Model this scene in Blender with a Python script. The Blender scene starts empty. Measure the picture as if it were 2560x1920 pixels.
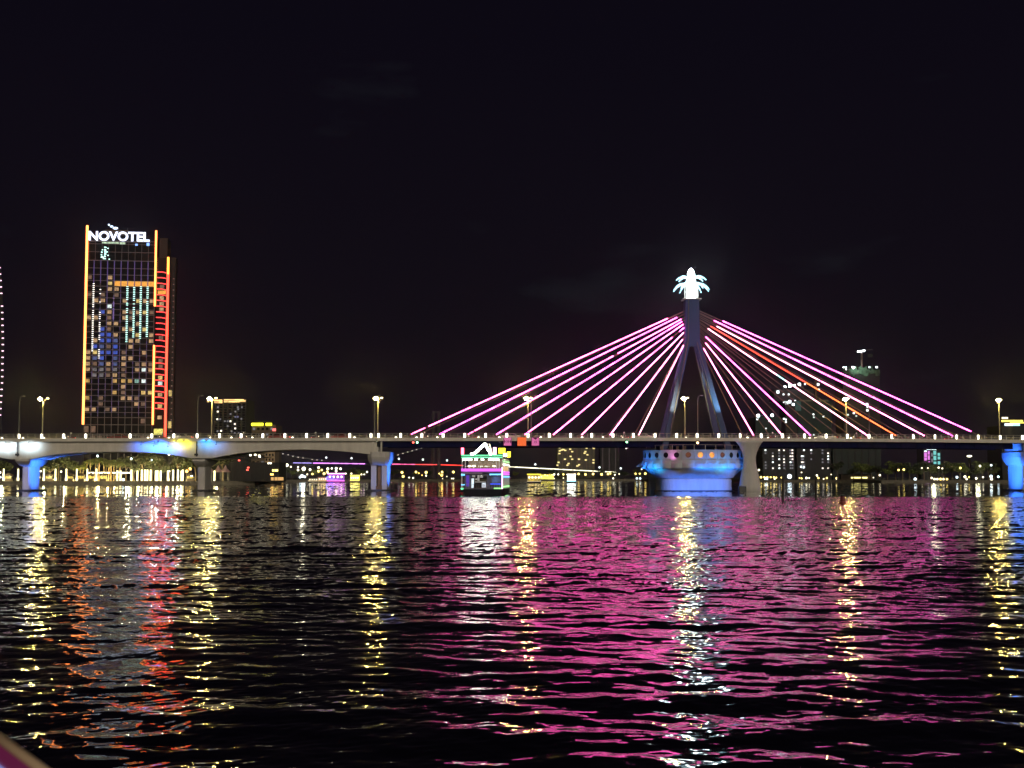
import bpy, math, random
import numpy as np
from mathutils import Vector, Matrix
random.seed(7)
rng = np.random.RandomState(11)
sc = bpy.context.scene
col = sc.collection
R = math.radians
PI = math.pi

# ------------------------------------------------------------------ camera, sky, exposure
F, CH, YH = 3050.0, 2.87, 1193.0          # focal length in photo pixels, eye height, horizon row
cam_d = bpy.data.cameras.new('camera')
cam = bpy.data.objects.new('camera', cam_d); col.objects.link(cam)
PITCH = R(3.6)
cam.location = (0, 0, CH); cam.rotation_euler = (R(90)+PITCH, 0, 0)
cam_d.sensor_width = 36; cam_d.lens = F / 2560 * 36
Y0 = YH - F*math.tan(PITCH)               # photo row of the optical axis
cam_d.shift_y = (Y0 - 960) / 2560
cam_d.clip_start = 0.2; cam_d.clip_end = 12000
cam_d.dof.use_dof = True; cam_d.dof.focus_distance = 230; cam_d.dof.aperture_fstop = 9
sc.camera = cam

world = bpy.data.worlds.new('World'); sc.world = world; world.use_nodes = True
nt = world.node_tree; nt.nodes.clear()
out = nt.nodes.new('ShaderNodeOutputWorld')
sky = nt.nodes.new('ShaderNodeTexSky'); sky.sky_type = 'NISHITA'; sky.sun_disc = False
sky.sun_elevation = R(-8); sky.sun_rotation = R(200)
b1 = nt.nodes.new('ShaderNodeBackground'); b1.inputs[1].default_value = 0.05
nt.links.new(sky.outputs[0], b1.inputs[0])
tc = nt.nodes.new('ShaderNodeTexCoord')
sep = nt.nodes.new('ShaderNodeSeparateXYZ'); nt.links.new(tc.outputs['Generated'], sep.inputs[0])
ramp = nt.nodes.new('ShaderNodeValToRGB')
ramp.color_ramp.elements[0].position = 0.0; ramp.color_ramp.elements[0].color = (0.0062, 0.0042, 0.0072, 1)
ramp.color_ramp.elements[1].position = 0.35; ramp.color_ramp.elements[1].color = (0.0036, 0.0027, 0.0062, 1)
nt.links.new(sep.outputs[2], ramp.inputs[0])
nz = nt.nodes.new('ShaderNodeTexNoise'); nz.inputs['Scale'].default_value = 4.4; nz.inputs['Detail'].default_value = 6
mp = nt.nodes.new('ShaderNodeMapping'); mp.inputs['Scale'].default_value = (1, 1, 3.2)
nt.links.new(tc.outputs['Generated'], mp.inputs[0]); nt.links.new(mp.outputs[0], nz.inputs[0])
cr = nt.nodes.new('ShaderNodeValToRGB')
cr.color_ramp.elements[0].position = 0.66; cr.color_ramp.elements[0].color = (0, 0, 0, 1)
cr.color_ramp.elements[1].position = 0.85; cr.color_ramp.elements[1].color = (0.006, 0.008, 0.009, 1)
nt.links.new(nz.outputs[0], cr.inputs[0])
ad = nt.nodes.new('ShaderNodeVectorMath'); ad.operation = 'ADD'
nt.links.new(ramp.outputs[0], ad.inputs[0]); nt.links.new(cr.outputs[0], ad.inputs[1])
b2 = nt.nodes.new('ShaderNodeBackground'); b2.inputs[1].default_value = 1.0
nt.links.new(ad.outputs[0], b2.inputs[0])
ash = nt.nodes.new('ShaderNodeAddShader')
nt.links.new(b1.outputs[0], ash.inputs[0]); nt.links.new(b2.outputs[0], ash.inputs[1])
nt.links.new(ash.outputs[0], out.inputs[0])

# the glow of the city bank behind the photographer, as one weak soft sun
sd = bpy.data.lights.new('city_glow', 'SUN'); sd.energy = 1.15; sd.angle = R(25); sd.color = (1.0, 0.86, 0.70)
so = bpy.data.objects.new('city_glow', sd); col.objects.link(so)
so.rotation_euler = (R(74), 0, R(14))

vs = sc.view_settings
vs.view_transform = 'Standard'; vs.look = 'None'; vs.exposure = 0; vs.gamma = 1; vs.use_curve_mapping = False
sc.render.engine = 'CYCLES'
cy = sc.cycles
cy.use_denoising = True; cy.use_adaptive_sampling = False
cy.max_bounces = 5; cy.diffuse_bounces = 2; cy.glossy_bounces = 3; cy.transmission_bounces = 3
cy.sample_clamp_indirect = 30; cy.sample_clamp_direct = 0
cy.caustics_reflective = False; cy.caustics_refractive = False
try: cy.use_light_tree = True
except Exception: pass

def wz(py, Y): return CH + Y*math.tan(math.atan((Y0-py)/F)+PITCH)
def wx(px, Y): return (px - 1280) / F * Y / math.cos(PITCH)
def at(px, py, Y):
    z = wz(py, Y)
    return Vector(((px-1280)/F*(Y*math.cos(PITCH)+(z-CH)*math.sin(PITCH)), Y, z))

# ------------------------------------------------------------------ helpers
def tag(o, label=None, cat=None, group=None, kind=None):
    if label: o['label'] = label
    if cat: o['category'] = cat
    if group: o['group'] = group
    if kind: o['kind'] = kind
    return o
def empty(name, loc=(0, 0, 0), rz=0, label=None, cat=None, group=None):
    o = bpy.data.objects.new(name, None); col.objects.link(o)
    o.location = loc; o.rotation_euler = (0, 0, rz); o.empty_display_size = .3
    return tag(o, label, cat, group)
def put(name, me, parent=None, loc=(0, 0, 0), rot=(0, 0, 0), scale=None):
    o = bpy.data.objects.new(name, me); col.objects.link(o)
    o.parent = parent; o.location = loc; o.rotation_euler = rot
    if scale: o.scale = scale
    return o
def copy_tree(o, parent=None):
    c = o.copy(); col.objects.link(c); c.parent = parent
    for ch in o.children: copy_tree(ch, c)
    return c

class MB:
    def __init__(s): s.v = []; s.f = []
    def add(s, vs, fs):
        b = len(s.v); s.v.extend([tuple(p) for p in vs]); s.f.extend([tuple(b + i for i in q) for q in fs]); return s
    def box(s, x0, x1, y0, y1, z0, z1):
        v = [(x0,y0,z0),(x1,y0,z0),(x1,y1,z0),(x0,y1,z0),(x0,y0,z1),(x1,y0,z1),(x1,y1,z1),(x0,y1,z1)]
        return s.add(v, [(0,3,2,1),(4,5,6,7),(0,1,5,4),(1,2,6,5),(2,3,7,6),(3,0,4,7)])
    def cbox(s, c, sx, sy, sz, b=0.0):
        x, y, z = c
        if b <= 0: return s.box(x-sx/2, x+sx/2, y-sy/2, y+sy/2, z-sz/2, z+sz/2)
        hx, hy, hz = sx/2, sy/2, sz/2
        ring = [(-hx+b,-hy),(hx-b,-hy),(hx,-hy+b),(hx,hy-b),(hx-b,hy),(-hx+b,hy),(-hx,hy-b),(-hx,-hy+b)]
        inn = [(-hx+b,-hy+b),(hx-b,-hy+b),(hx-b,-hy+b),(hx-b,hy-b),(hx-b,hy-b),(-hx+b,hy-b),(-hx+b,hy-b),(-hx+b,-hy+b)]
        v = [(x+p[0],y+p[1],z-hz) for p in inn]+[(x+p[0],y+p[1],z-hz+b) for p in ring]+[(x+p[0],y+p[1],z+hz-b) for p in ring]+[(x+p[0],y+p[1],z+hz) for p in inn]
        f = []
        for k in range(3):
            for i in range(8):
                j = (i+1) % 8; f.append((k*8+i, k*8+j, (k+1)*8+j, (k+1)*8+i))
        f.append((6,4,2,0)); f.append((24,26,28,30))
        return s.add(v, f)
    def tube(s, p0, p1, r0, r1=None, n=8, caps=True):
        return s.path([p0, p1], [r0, r0 if r1 is None else r1], n, caps)
    def path(s, pts, rs, n=8, caps=True):
        pts = [Vector(p) for p in pts]
        if not hasattr(rs, '__len__'): rs = [rs]*len(pts)
        b = len(s.v); N = len(pts)
        up = None
        for i, p in enumerate(pts):
            d = (pts[min(i+1, N-1)] - pts[max(i-1, 0)]).normalized()
            if up is None:
                up = Vector((0,0,1)) if abs(d.z) < .9 else Vector((1,0,0))
            a = d.cross(up)
            if a.length < 1e-4: a = d.cross(Vector((0,1,0)))
            a.normalize(); c = a.cross(d).normalized(); up = c
            for k in range(n):
                t = 2*PI*k/n
                q = p + (a*math.cos(t) + c*math.sin(t))*rs[i]
                s.v.append((q.x, q.y, q.z))
        for i in range(N-1):
            for k in range(n):
                j = (k+1) % n
                s.f.append((b+i*n+k, b+i*n+j, b+(i+1)*n+j, b+(i+1)*n+k))
        if caps:
            s.f.append(tuple(b+k for k in range(n))[::-1]); s.f.append(tuple(b+(N-1)*n+k for k in range(n)))
        return s
    def lathe(s, prof, n=24, c=(0,0,0), a0=0.0, sx=1, sy=1, caps=True):
        b = len(s.v)
        for r, z in prof:
            for k in range(n):
                t = a0 + 2*PI*k/n
                s.v.append((c[0]+r*math.cos(t)*sx, c[1]+r*math.sin(t)*sy, c[2]+z))
        for i in range(len(prof)-1):
            for k in range(n):
                j = (k+1) % n
                s.f.append((b+i*n+k, b+i*n+j, b+(i+1)*n+j, b+(i+1)*n+k))
        if caps:
            s.f.append(tuple(b+k for k in range(n))[::-1]); s.f.append(tuple(b+(len(prof)-1)*n+k for k in range(n)))
        return s
    def loft(s, rings, caps=True, closed=True):
        b = len(s.v); n = len(rings[0])
        for r in rings: s.v.extend([tuple(p) for p in r])
        for i in range(len(rings)-1):
            for k in range(n if closed else n-1):
                j = (k+1) % n
                s.f.append((b+i*n+k, b+i*n+j, b+(i+1)*n+j, b+(i+1)*n+k))
        if caps:
            s.f.append(tuple(b+k for k in range(n))[::-1]); s.f.append(tuple(b+(len(rings)-1)*n+k for k in range(n)))
        return s
    def prism(s, poly, y0, y1):       # poly in (x, z), extruded along y
        n = len(poly)
        v = [(p[0], y0, p[1]) for p in poly] + [(p[0], y1, p[1]) for p in poly]
        f = [tuple(range(n)), tuple(range(2*n-1, n-1, -1))] + [(i, i+n, (i+1) % n + n, (i+1) % n) for i in range(n)]
        return s.add(v, f)
    def sphere(s, c, r, n=10, m=6, sx=1, sy=1, sz=1):
        prof = [(max(1e-3, r*math.sin(PI*i/m)), -r*math.cos(PI*i/m)*sz) for i in range(m+1)]
        return s.lathe(prof, n, c, 0, sx, sy)
    def mesh(s, name, mat, smooth=False):
        me = bpy.data.meshes.new(name); me.from_pydata(s.v, [], s.f)
        if isinstance(mat, (list, tuple)):
            for m in mat: me.materials.append(m)
        else: me.materials.append(mat)
        if smooth: me.polygons.foreach_set('use_smooth', [True]*len(me.polygons))
        me.update(); return me
    def build(s, name, mat, parent=None, smooth=False, world=False, loc=(0,0,0), rot=(0,0,0)):
        if world and parent is not None:
            p = parent; off = Vector((0,0,0))
            while p is not None: off += Vector(p.location); p = p.parent
            s.v = [(v[0]-off.x, v[1]-off.y, v[2]-off.z) for v in s.v]
        return put(name, s.mesh(name, mat, smooth), parent, loc, rot)

# ------------------------------------------------------------------ materials
def mat(name, c, rough=.7, metal=0.0, var=.18, scale=.6, bump=.0, streak=False, spec=None):
    m = bpy.data.materials.new(name); m.use_nodes = True; n = m.node_tree; bs = n.nodes['Principled BSDF']
    bs.inputs['Roughness'].default_value = rough; bs.inputs['Metallic'].default_value = metal
    if spec is not None: bs.inputs['Specular IOR Level'].default_value = spec
    t = n.nodes.new('ShaderNodeTexCoord'); mpn = n.nodes.new('ShaderNodeMapping')
    mpn.inputs['Scale'].default_value = (1, 1, .22) if streak else (1, 1, 1)
    n.links.new(t.outputs['Object'], mpn.inputs[0])
    z = n.nodes.new('ShaderNodeTexNoise'); z.inputs['Scale'].default_value = scale; z.inputs['Detail'].default_value = 7
    z.inputs['Roughness'].default_value = .65
    n.links.new(mpn.outputs[0], z.inputs[0])
    r = n.nodes.new('ShaderNodeValToRGB')
    r.color_ramp.elements[0].position = .3; r.color_ramp.elements[1].position = .72
    r.color_ramp.elements[0].color = tuple(x*(1-var) for x in c)+(1,)
    r.color_ramp.elements[1].color = tuple(min(1, x*(1+var)) for x in c)+(1,)
    n.links.new(z.outputs[0], r.inputs[0]); n.links.new(r.outputs[0], bs.inputs['Base Color'])
    if bump:
        z2 = n.nodes.new('ShaderNodeTexNoise'); z2.inputs['Scale'].default_value = scale*9; z2.inputs['Detail'].default_value = 4
        n.links.new(t.outputs['Object'], z2.inputs[0])
        b = n.nodes.new('ShaderNodeBump'); b.inputs['Strength'].default_value = bump; b.inputs['Distance'].default_value = .05
        n.links.new(z2.outputs[0], b.inputs['Height']); n.links.new(b.outputs[0], bs.inputs['Normal'])
    return m
def emit(name, c, st, sample='NONE', var=0.0, scale=1.0, base=(.02,.02,.02)):
    m = bpy.data.materials.new(name); m.use_nodes = True; n = m.node_tree; bs = n.nodes['Principled BSDF']
    bs.inputs['Base Color'].default_value = base+(1,); bs.inputs['Roughness'].default_value = .4
    bs.inputs['Emission Color'].default_value = tuple(c)+(1,); bs.inputs['Emission Strength'].default_value = st
    if var:
        t = n.nodes.new('ShaderNodeTexCoord'); oi = n.nodes.new('ShaderNodeObjectInfo')
        ad = n.nodes.new('ShaderNodeVectorMath'); ad.operation = 'ADD'
        sc_ = n.nodes.new('ShaderNodeVectorMath'); sc_.operation = 'SCALE'; sc_.inputs[3].default_value = 1.0
        cb = n.nodes.new('ShaderNodeCombineXYZ')
        mu = n.nodes.new('ShaderNodeMath'); mu.operation = 'MULTIPLY'; mu.inputs[1].default_value = 97.0
        n.links.new(oi.outputs['Random'], mu.inputs[0]); n.links.new(mu.outputs[0], cb.inputs[0]); n.links.new(mu.outputs[0], cb.inputs[2])
        n.links.new(t.outputs['Object'], ad.inputs[0]); n.links.new(cb.outputs[0], ad.inputs[1])
        z = n.nodes.new('ShaderNodeTexNoise'); z.inputs['Scale'].default_value = scale; z.inputs['Detail'].default_value = 3
        n.links.new(ad.outputs[0], z.inputs[0])
        mr = n.nodes.new('ShaderNodeMapRange'); mr.inputs[1].default_value = .3; mr.inputs[2].default_value = .7
        mr.inputs[3].default_value = st*(1-var); mr.inputs[4].default_value = st*(1+var)
        n.links.new(z.outputs[0], mr.inputs[0]); n.links.new(mr.outputs[0], bs.inputs['Emission Strength'])
    m.cycles.emission_sampling = sample
    return m

M = dict(
 cream=mat('cream_barrier_paint', (.70,.62,.40), .7, var=.12, scale=.4),
 concrete=mat('bridge_concrete', (.56,.53,.45), .8, var=.16, scale=.5, bump=.25, streak=True),
 concrete2=mat('pier_concrete', (.50,.48,.44), .8, var=.14, scale=.7, bump=.25, streak=True),
 asphalt=mat('asphalt', (.05,.05,.05), .9, bump=.2, scale=2),
 navy=mat('navy_painted_steel', (.004,.007,.045), .8, var=.3, spec=.05),
 pylon=mat('pylon_blue_paint', (.028,.050,.135), .7, var=.2, scale=.3, streak=True),
 steel=mat('galvanised_steel', (.33,.32,.29), .45, .4, var=.15, scale=3),
 pole=mat('grey_lamp_pole', (.24,.23,.20), .5, var=.15, scale=2),
 darkpole=mat('dull_lamp_pole', (.10,.10,.10), .5, var=.15, scale=2),
 dark=mat('dark_metal', (.02,.02,.022), .5),
 cable=mat('cable_sheath', (.22,.15,.11), .6, var=.2, scale=.5),
 glass=mat('dark_facade_glass', (.007,.007,.011), .12, var=.4, scale=.3),
 mull=mat('facade_mullion', (.10,.085,.10), .5, .2, var=.15),
 darkwall=mat('dark_building_wall', (.014,.013,.014), .8, var=.3, scale=.1),
 tanwall=mat('tan_building_wall', (.10,.075,.05), .85, var=.3, scale=.2),
 greywall=mat('grey_building_wall', (.022,.022,.024), .85, var=.3, scale=.1),
 greennet=mat('green_scaffold_netting', (.014,.036,.030), .9, var=.5, scale=.12, streak=True),
 teal=mat('teal_sheeting', (.05,.20,.20), .8, var=.4, scale=.4),
 leaf=mat('dark_foliage', (.030,.042,.016), .7, var=.5, scale=.8),
 leafl=mat('yellow_green_foliage', (.10,.13,.025), .7, var=.5, scale=.8),
 palm=mat('palm_frond', (.11,.14,.03), .6, var=.4, scale=1),
 bark=mat('bark', (.10,.075,.05), .9, var=.3, scale=3),
 palmbark=mat('palm_bark', (.30,.22,.13), .9, var=.3, scale=3),
 soil=mat('land', (.03,.03,.025), .95, var=.4, scale=.05),
 quay=mat('quay_stone', (.15,.135,.10), .85, var=.3, scale=.6, bump=.3),
 carpaint=mat('pale_car_paint', (.45,.42,.36), .3, .2, var=.05),
 carred=mat('dark_red_car_paint', (.25,.03,.025), .3, .2, var=.05),
 carglass=mat('car_glass', (.01,.01,.012), .08),
 rubber=mat('tyre_rubber', (.02,.02,.02), .9),
 cloth=mat('rider_clothes', (.12,.10,.11), .9, var=.5, scale=3),
 hull=mat('boat_hull', (.010,.011,.02), .6, var=.2, spec=.1),
 boatwall=mat('boat_cabin_wall', (.10,.10,.14), .5, var=.25),
 white=mat('white_paint', (.75,.75,.72), .5, var=.08),
 redpaint=mat('red_buoy_paint', (.16,.015,.02), .5, var=.3),
 timber=mat('dark_timber', (.03,.025,.02), .9, var=.3),
 pinksign=emit('pink_board', (.80,.14,.42), .75),
 orangesign=emit('orange_board', (1,.13,.004), .85),
 signdark=mat('sign_dark_print', (.10,.0,.06), .8),
 lantern=emit('lantern_white', (1,.93,.70), 7, 'AUTO'),
 lanternfar=emit('lantern_far', (1,.88,.60), 6, 'AUTO'),
 lampw=emit('street_lamp_glow', (1,.74,.17), 750, 'AUTO'),
 lampw2=emit('street_lamp_side_glow', (1,.85,.45), 6),
 crown=emit('crown_white_led', (.80,.95,1.0), 26, 'AUTO'),
 crown2=emit('crown_frond_led', (.45,.85,1.0), 2.4, var=.5, scale=2),
)

# ------------------------------------------------------------------ water
def build_water():
    # rows get closer together near the boat; the waves themselves are a function of world position
    dnear, spacing_px = 5.5, 2.0
    v0 = CH*F/dnear
    rows = [CH*F/(v0 - spacing_px*i) for i in range(int((v0-40)/spacing_px))]
    d = rows[-1]
    while d < 6000: d *= 1.035; rows.append(d)
    rows = np.array(rows)
    NC = 960
    u = np.linspace(-.66, .66, NC)
    D = rows[:, None]*np.ones((1, NC)); X = rows[:, None]*u[None, :]
    Y = D
    dy = np.gradient(rows)[:, None]
    Z = np.zeros_like(X); SX = np.zeros_like(X); SY = np.zeros_like(X)
    N = 104
    lam = np.exp(rng.uniform(math.log(.16), math.log(9.0), N))
    ang = rng.normal(0, .72, N) + R(86); ang[::6] += rng.uniform(-1.3, 1.3, len(ang[::6]))
    ang += np.where(rng.rand(N) < .25, PI, 0)
    w = np.where(lam < .5, .75, np.where(lam < 2.0, 1.0, np.where(lam < 4.0, .36, .20)))
    w *= rng.uniform(.6, 1.4, N)
    w *= .088/math.sqrt((w**2).sum()/2)
    # slow patchiness of the wind on the water
    g = np.zeros_like(X)
    for L, a, ph, am in ((38, 1.45, .3, .16), (17, 1.72, 2.1, .16), (9, 1.35, 4.2, .14), (70, 1.2, 5.5, .12), (5.2, 1.6, 1.0, .12)):
        k = 2*PI/L
        g += am*np.sin(k*(X*math.cos(a)*.45 + Y*math.sin(a)) + ph + .8*np.sin(X/L*2.1+ph))
    gust = np.clip(1.0 + g, .45, 1.6)
    edge = 176 + 2.5*np.sin(X/11.0) + 1.5*np.sin(X/4.1+1)
    t = np.clip((Y-edge)/10 + .5, 0, 1); t = t*t*(3-2*t)
    calm = 1 - t*.70
    calm = calm*np.interp(Y, [5, 14, 45], [.56, .70, 1.0])
    for i in range(N):
        k = 2*PI/lam[i]; kx, ky = k*math.cos(ang[i]), k*math.sin(ang[i])
        a = w[i]/k
        ph = rng.uniform(0, 2*PI)
        arg = kx*X + ky*Y + ph
        arg += 1.5*np.sin(X/(lam[i]*2.3)+i)*np.sin(Y/(lam[i]*3.3)+2*i) + .7*np.sin(X/(lam[i]*1.1)+3*i+.4*Y)      # breaks up the crests
        lod = np.clip((lam[i]/dy - 2.0)/2.0, 0, 1)
        amp = gust*calm
        Z += a*np.sin(arg)*lod*amp
        c = np.cos(arg)*amp
        SX += a*kx*c; SY += a*ky*c
    nr = len(rows)
    co = np.stack([X, Y, Z], -1).reshape(-1, 3).astype(np.float32)
    no = np.stack([-SX, -SY, np.ones_like(X)], -1).reshape(-1, 3)
    no /= np.linalg.norm(no, axis=1)[:, None]
    idx = np.arange(nr*NC).reshape(nr, NC)
    q = np.stack([idx[:-1, :-1], idx[:-1, 1:], idx[1:, 1:], idx[1:, :-1]], -1).reshape(-1, 4).astype(np.int32)
    me = bpy.data.meshes.new('water')
    me.vertices.add(len(co)); me.vertices.foreach_set('co', co.ravel())
    me.loops.add(q.size); me.loops.foreach_set('vertex_index', q.ravel())
    me.polygons.add(len(q))
    me.polygons.foreach_set('loop_start', np.arange(0, q.size, 4, dtype=np.int32))
    me.polygons.foreach_set('loop_total', np.full(len(q), 4, dtype=np.int32))
    me.polygons.foreach_set('use_smooth', np.ones(len(q), dtype=bool))
    me.update(calc_edges=True)
    me.normals_split_custom_set_from_vertices(no.astype(np.float32).tolist() if False else [tuple(n) for n in no.tolist()])
    m = bpy.data.materials.new('river_water'); m.use_nodes = True; n = m.node_tree
    bs = n.nodes['Principled BSDF']
    bs.inputs['Base Color'].default_value = (.0025, .002, .0035, 1)
    bs.inputs['IOR'].default_value = 1.34
    geo = n.nodes.new('ShaderNodeNewGeometry'); sp = n.nodes.new('ShaderNodeSeparateXYZ')
    n.links.new(geo.outputs['Position'], sp.inputs[0])
    rr = n.nodes.new('ShaderNodeValToRGB')      # roughness over distance down the river: fine ripples too small to build
    mr = n.nodes.new('ShaderNodeMapRange'); mr.inputs[1].default_value = 0; mr.inputs[2].default_value = 400
    n.links.new(sp.outputs[1], mr.inputs[0]); n.links.new(mr.outputs[0], rr.inputs[0])
    e = rr.color_ramp.elements
    e[0].position = .03; e[0].color = (.05,)*3+(1,)
    e[1].position = .47; e[1].color = (.05,)*3+(1,)
    for p, val in ((.12, .10), (.3, .17), (.43, .18)):
        x = e.new(p); x.color = (val,)*3+(1,)
    n.links.new(rr.outputs[0], bs.inputs['Roughness'])
    me.materials.append(m)
    o = put('water', me); o['kind'] = 'structure'
build_water()

# ------------------------------------------------------------------ land
def build_land():
    pts = [(-1400, 437), (0, 437), (300, 437), (480, 437), (640, 452), (655, 690), (1000, 740), (1300, 900), (1600, 900), (1860, 700), (2130, 665), (2200, 600), (2600, 575), (4200, 560)]
    m = MB(); w = MB()
    P = [(wx(px, Y), Y) for px, Y in pts]
    n = len(P)
    for i in range(n-1):
        (x0, y0), (x1, y1) = P[i], P[i+1]
        m.add([(x0,y0+.6,1.3),(x1,y1+.6,1.3),(x1*9,5900,1.3),(x0*9,5900,1.3)], [(0,1,2,3)])
        w.add([(x0,y0,-1),(x1,y1,-1),(x1,y1,1.45),(x0,y0,1.45),(x1,y1+.7,1.45),(x0,y0+.7,1.45)], [(0,1,2,3),(3,2,4,5)])
    o = m.build('ground', M['soil']); o['kind'] = 'structure'
    o = w.build('quay_wall', M['quay']); tag(o, 'low stone quay wall along the far river bank', 'wall')
build_land()

# ------------------------------------------------------------------ the bridge
YN, YF, YC = 250.0, 262.0, 256.0
XC = 37.9
def cam_z(X):
    return -(5.6e-5 if X > 15 else 1.2e-5)*(X-15)**2
def strip_x(m, x0, x1, prof, step=4.0):
    """profile of (y, z) points extruded along x, following the camber"""
    n = max(1, int((x1-x0)/step)); rings = []
    for i in range(n+1):
        x = x0 + (x1-x0)*i/n; c = cam_z(x)
        rings.append([(x, p[0], p[1]+c) for p in prof])
    m.loft(rings)
XJL, XJR = wx(942, 250), wx(2550, 250)     # joints of the turning span
XL0, XR1 = wx(-420, 250), wx(3000, 250)
swing = empty('cable_stayed_bridge', (XC, YC, 0), 0, 'cable-stayed swing bridge with pink lit stays fanning from one pylon', 'bridge')
appr = empty('approach_bridge', (-70, YC, 0), 0, 'arched concrete approach span to the left of the cable stays', 'bridge')
appr2 = empty('approach_bridge', (115, YC, 0), 0, 'concrete approach span with a blue lit pier at the right edge', 'bridge')

def deck_parts(root, x0, x1):
    s = MB(); strip_x(s, x0, x1, [(YN+.55, 10.38), (YF-.55, 10.38), (YF-.55, 10.46), (YN+.55, 10.46)]); s.build('roadway', M['asphalt'], root, world=True)
    for yy in (YN, YF-.55):
        e = MB(); strip_x(e, x0, x1, [(yy, 10.30), (yy+.55, 10.30), (yy+.55, 10.92), (yy+.10, 10.98), (yy, 10.92)])
        e.build('edge_beam', M['concrete'], root, world=True)
    for yy in (YN+.22, YF-.22):
        r = MB()
        for z, rr in ((11.85, .055), (11.50, .03), (11.20, .03)):
            n = max(1, int((x1-x0)/8))
            r.path([(x0+(x1-x0)*i/n, yy, z+cam_z(x0+(x1-x0)*i/n)) for i in range(n+1)], rr, 6)
        r.build('handrail', M['steel'], root, world=True)
        r = MB(); x = x0+.3
        while x < x1:
            c = cam_z(x); r.box(x-.05, x+.05, yy-.06, yy+.06, 10.95+c, 11.83+c); x += 1.48
        r.build('rail_posts', M['steel'], root, world=True)
        tag(root.children[-1], kind='stuff') if False else None
    for ya in (YN+.75, YF-.95):
        kb_ = MB(); strip_x(kb_, x0, x1, [(ya, 10.465), (ya+.2, 10.465), (ya+.2, 10.98), (ya, 10.98)]); kb_.build('kerb_barrier', M['cream'], root, world=True)
    cb = MB(); strip_x(cb, x0, x1, [(YC-.25, 10.465), (YC+.25, 10.465), (YC+.12, 11.0), (YC-.12, 11.0)])
    cb.build('median_barrier', M['cream'], root, world=True)
deck_parts(swing, XJL+.05, XJR-.05); deck_parts(appr, XL0, XJL-.05); deck_parts(appr2, XJR+.05, XR1)

# ---- haunched girders of the left approach
prof_px = [(-420,1145),(-390,1146),(-340,1140),(-280,1133),(-200,1129),(-140,1129),(-80,1132),(-40,1137),(0,1143),(28,1148),(85,1148),(110,1141),(150,1135),(200,1131.5),(260,1129.5),(320,1129.5),(370,1131),(410,1134),(445,1139),(482,1145.5),(532,1145.5),(560,1140),(600,1133),(650,1128),(700,1125),(760,1123.5),(810,1125),(860,1128.5),(905,1133),(930,1136)]
for k, (ya, yb) in enumerate(((251.1, 253.7), (258.3, 260.9))):
    g = MB(); rings = []
    for px, py in prof_px:
        x = wx(px, 251.1); zb = wz(py, 251.1); c = cam_z(x)
        zt = 10.36 + c
        rings.append([(x, ya, zb), (x, yb, zb), (x, yb+.25, zt), (x, ya-.25+.1, zt)])
    g.loft(rings); g.build('box_girder', M['concrete'], appr, world=True)
dg = MB()
for px in range(-400, 930, 42):      # cross diaphragms between the two boxes
    x = wx(px, 256); py = np.interp(px, [p[0] for p in prof_px], [p[1] for p in prof_px]); zb = wz(py, 251.1)+.25
    dg.box(x-.15, x+.15, 253.7, 258.3, zb, 10.3)
dg.build('diaphragms', M['concrete'], appr, world=True)
fj = MB()
for px in (48, 494):
    x = wx(px, 251); fj.box(x-.12, x+.12, 250.82, 251.05, wz(1141, 251), 10.3); fj.box(x-.45, x+.30, 250.72, 251.0, wz(1139, 251), wz(1134, 251))
fj.build('drain_pipe', M['dark'], appr, world=True)

def hammer_pier(root, X, wxd=1.55, ztop=wz(1148.5, 251.1)):
    s = MB(); hw = wxd/2
    def ring(y0, y1, z, w=hw, b=.25):
        return [(X-w+b,y0,z),(X+w-b,y0,z),(X+w,y0+b,z),(X+w,y1-b,z),(X+w-b,y1,z),(X-w+b,y1,z),(X-w,y1-b,z),(X-w,y0+b,z)]
    s.loft([ring(253.2,258.8,-1), ring(253.2,258.8,5.05)]); s.build('pier_shaft', M['concrete2'], root, world=True)
    s = MB(); zs = 5.06
    rr = []
    for t in (0, .12, .3, .5, .72, 1.0):
        f = t**.62
        rr.append(ring(253.2-2.5*f, 258.8+2.9*f, zs+(ztop-.35-zs)*t, hw+.12+.5*f))
    rr.append(ring(250.7, 261.7, ztop, hw+.62)); s.loft(rr); s.build('pier_cap', M['concrete2'], root, world=True)
    s = MB()
    for y in (252.4, 259.6): s.box(X-.5, X+.5, y-.5, y+.5, ztop+.005, ztop+.16)
    s.build('bearing', M['dark'], root, world=True)
    s = MB(); s.box(X-1.5, X+1.9, 252.0, 260, -1, .32); s.build('pier_footing', M['dark'], root, world=True)
hammer_pier(appr, wx(68, 253)); hammer_pier(appr, wx(505, 253)); hammer_pier(appr, wx(-385, 253))

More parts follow.
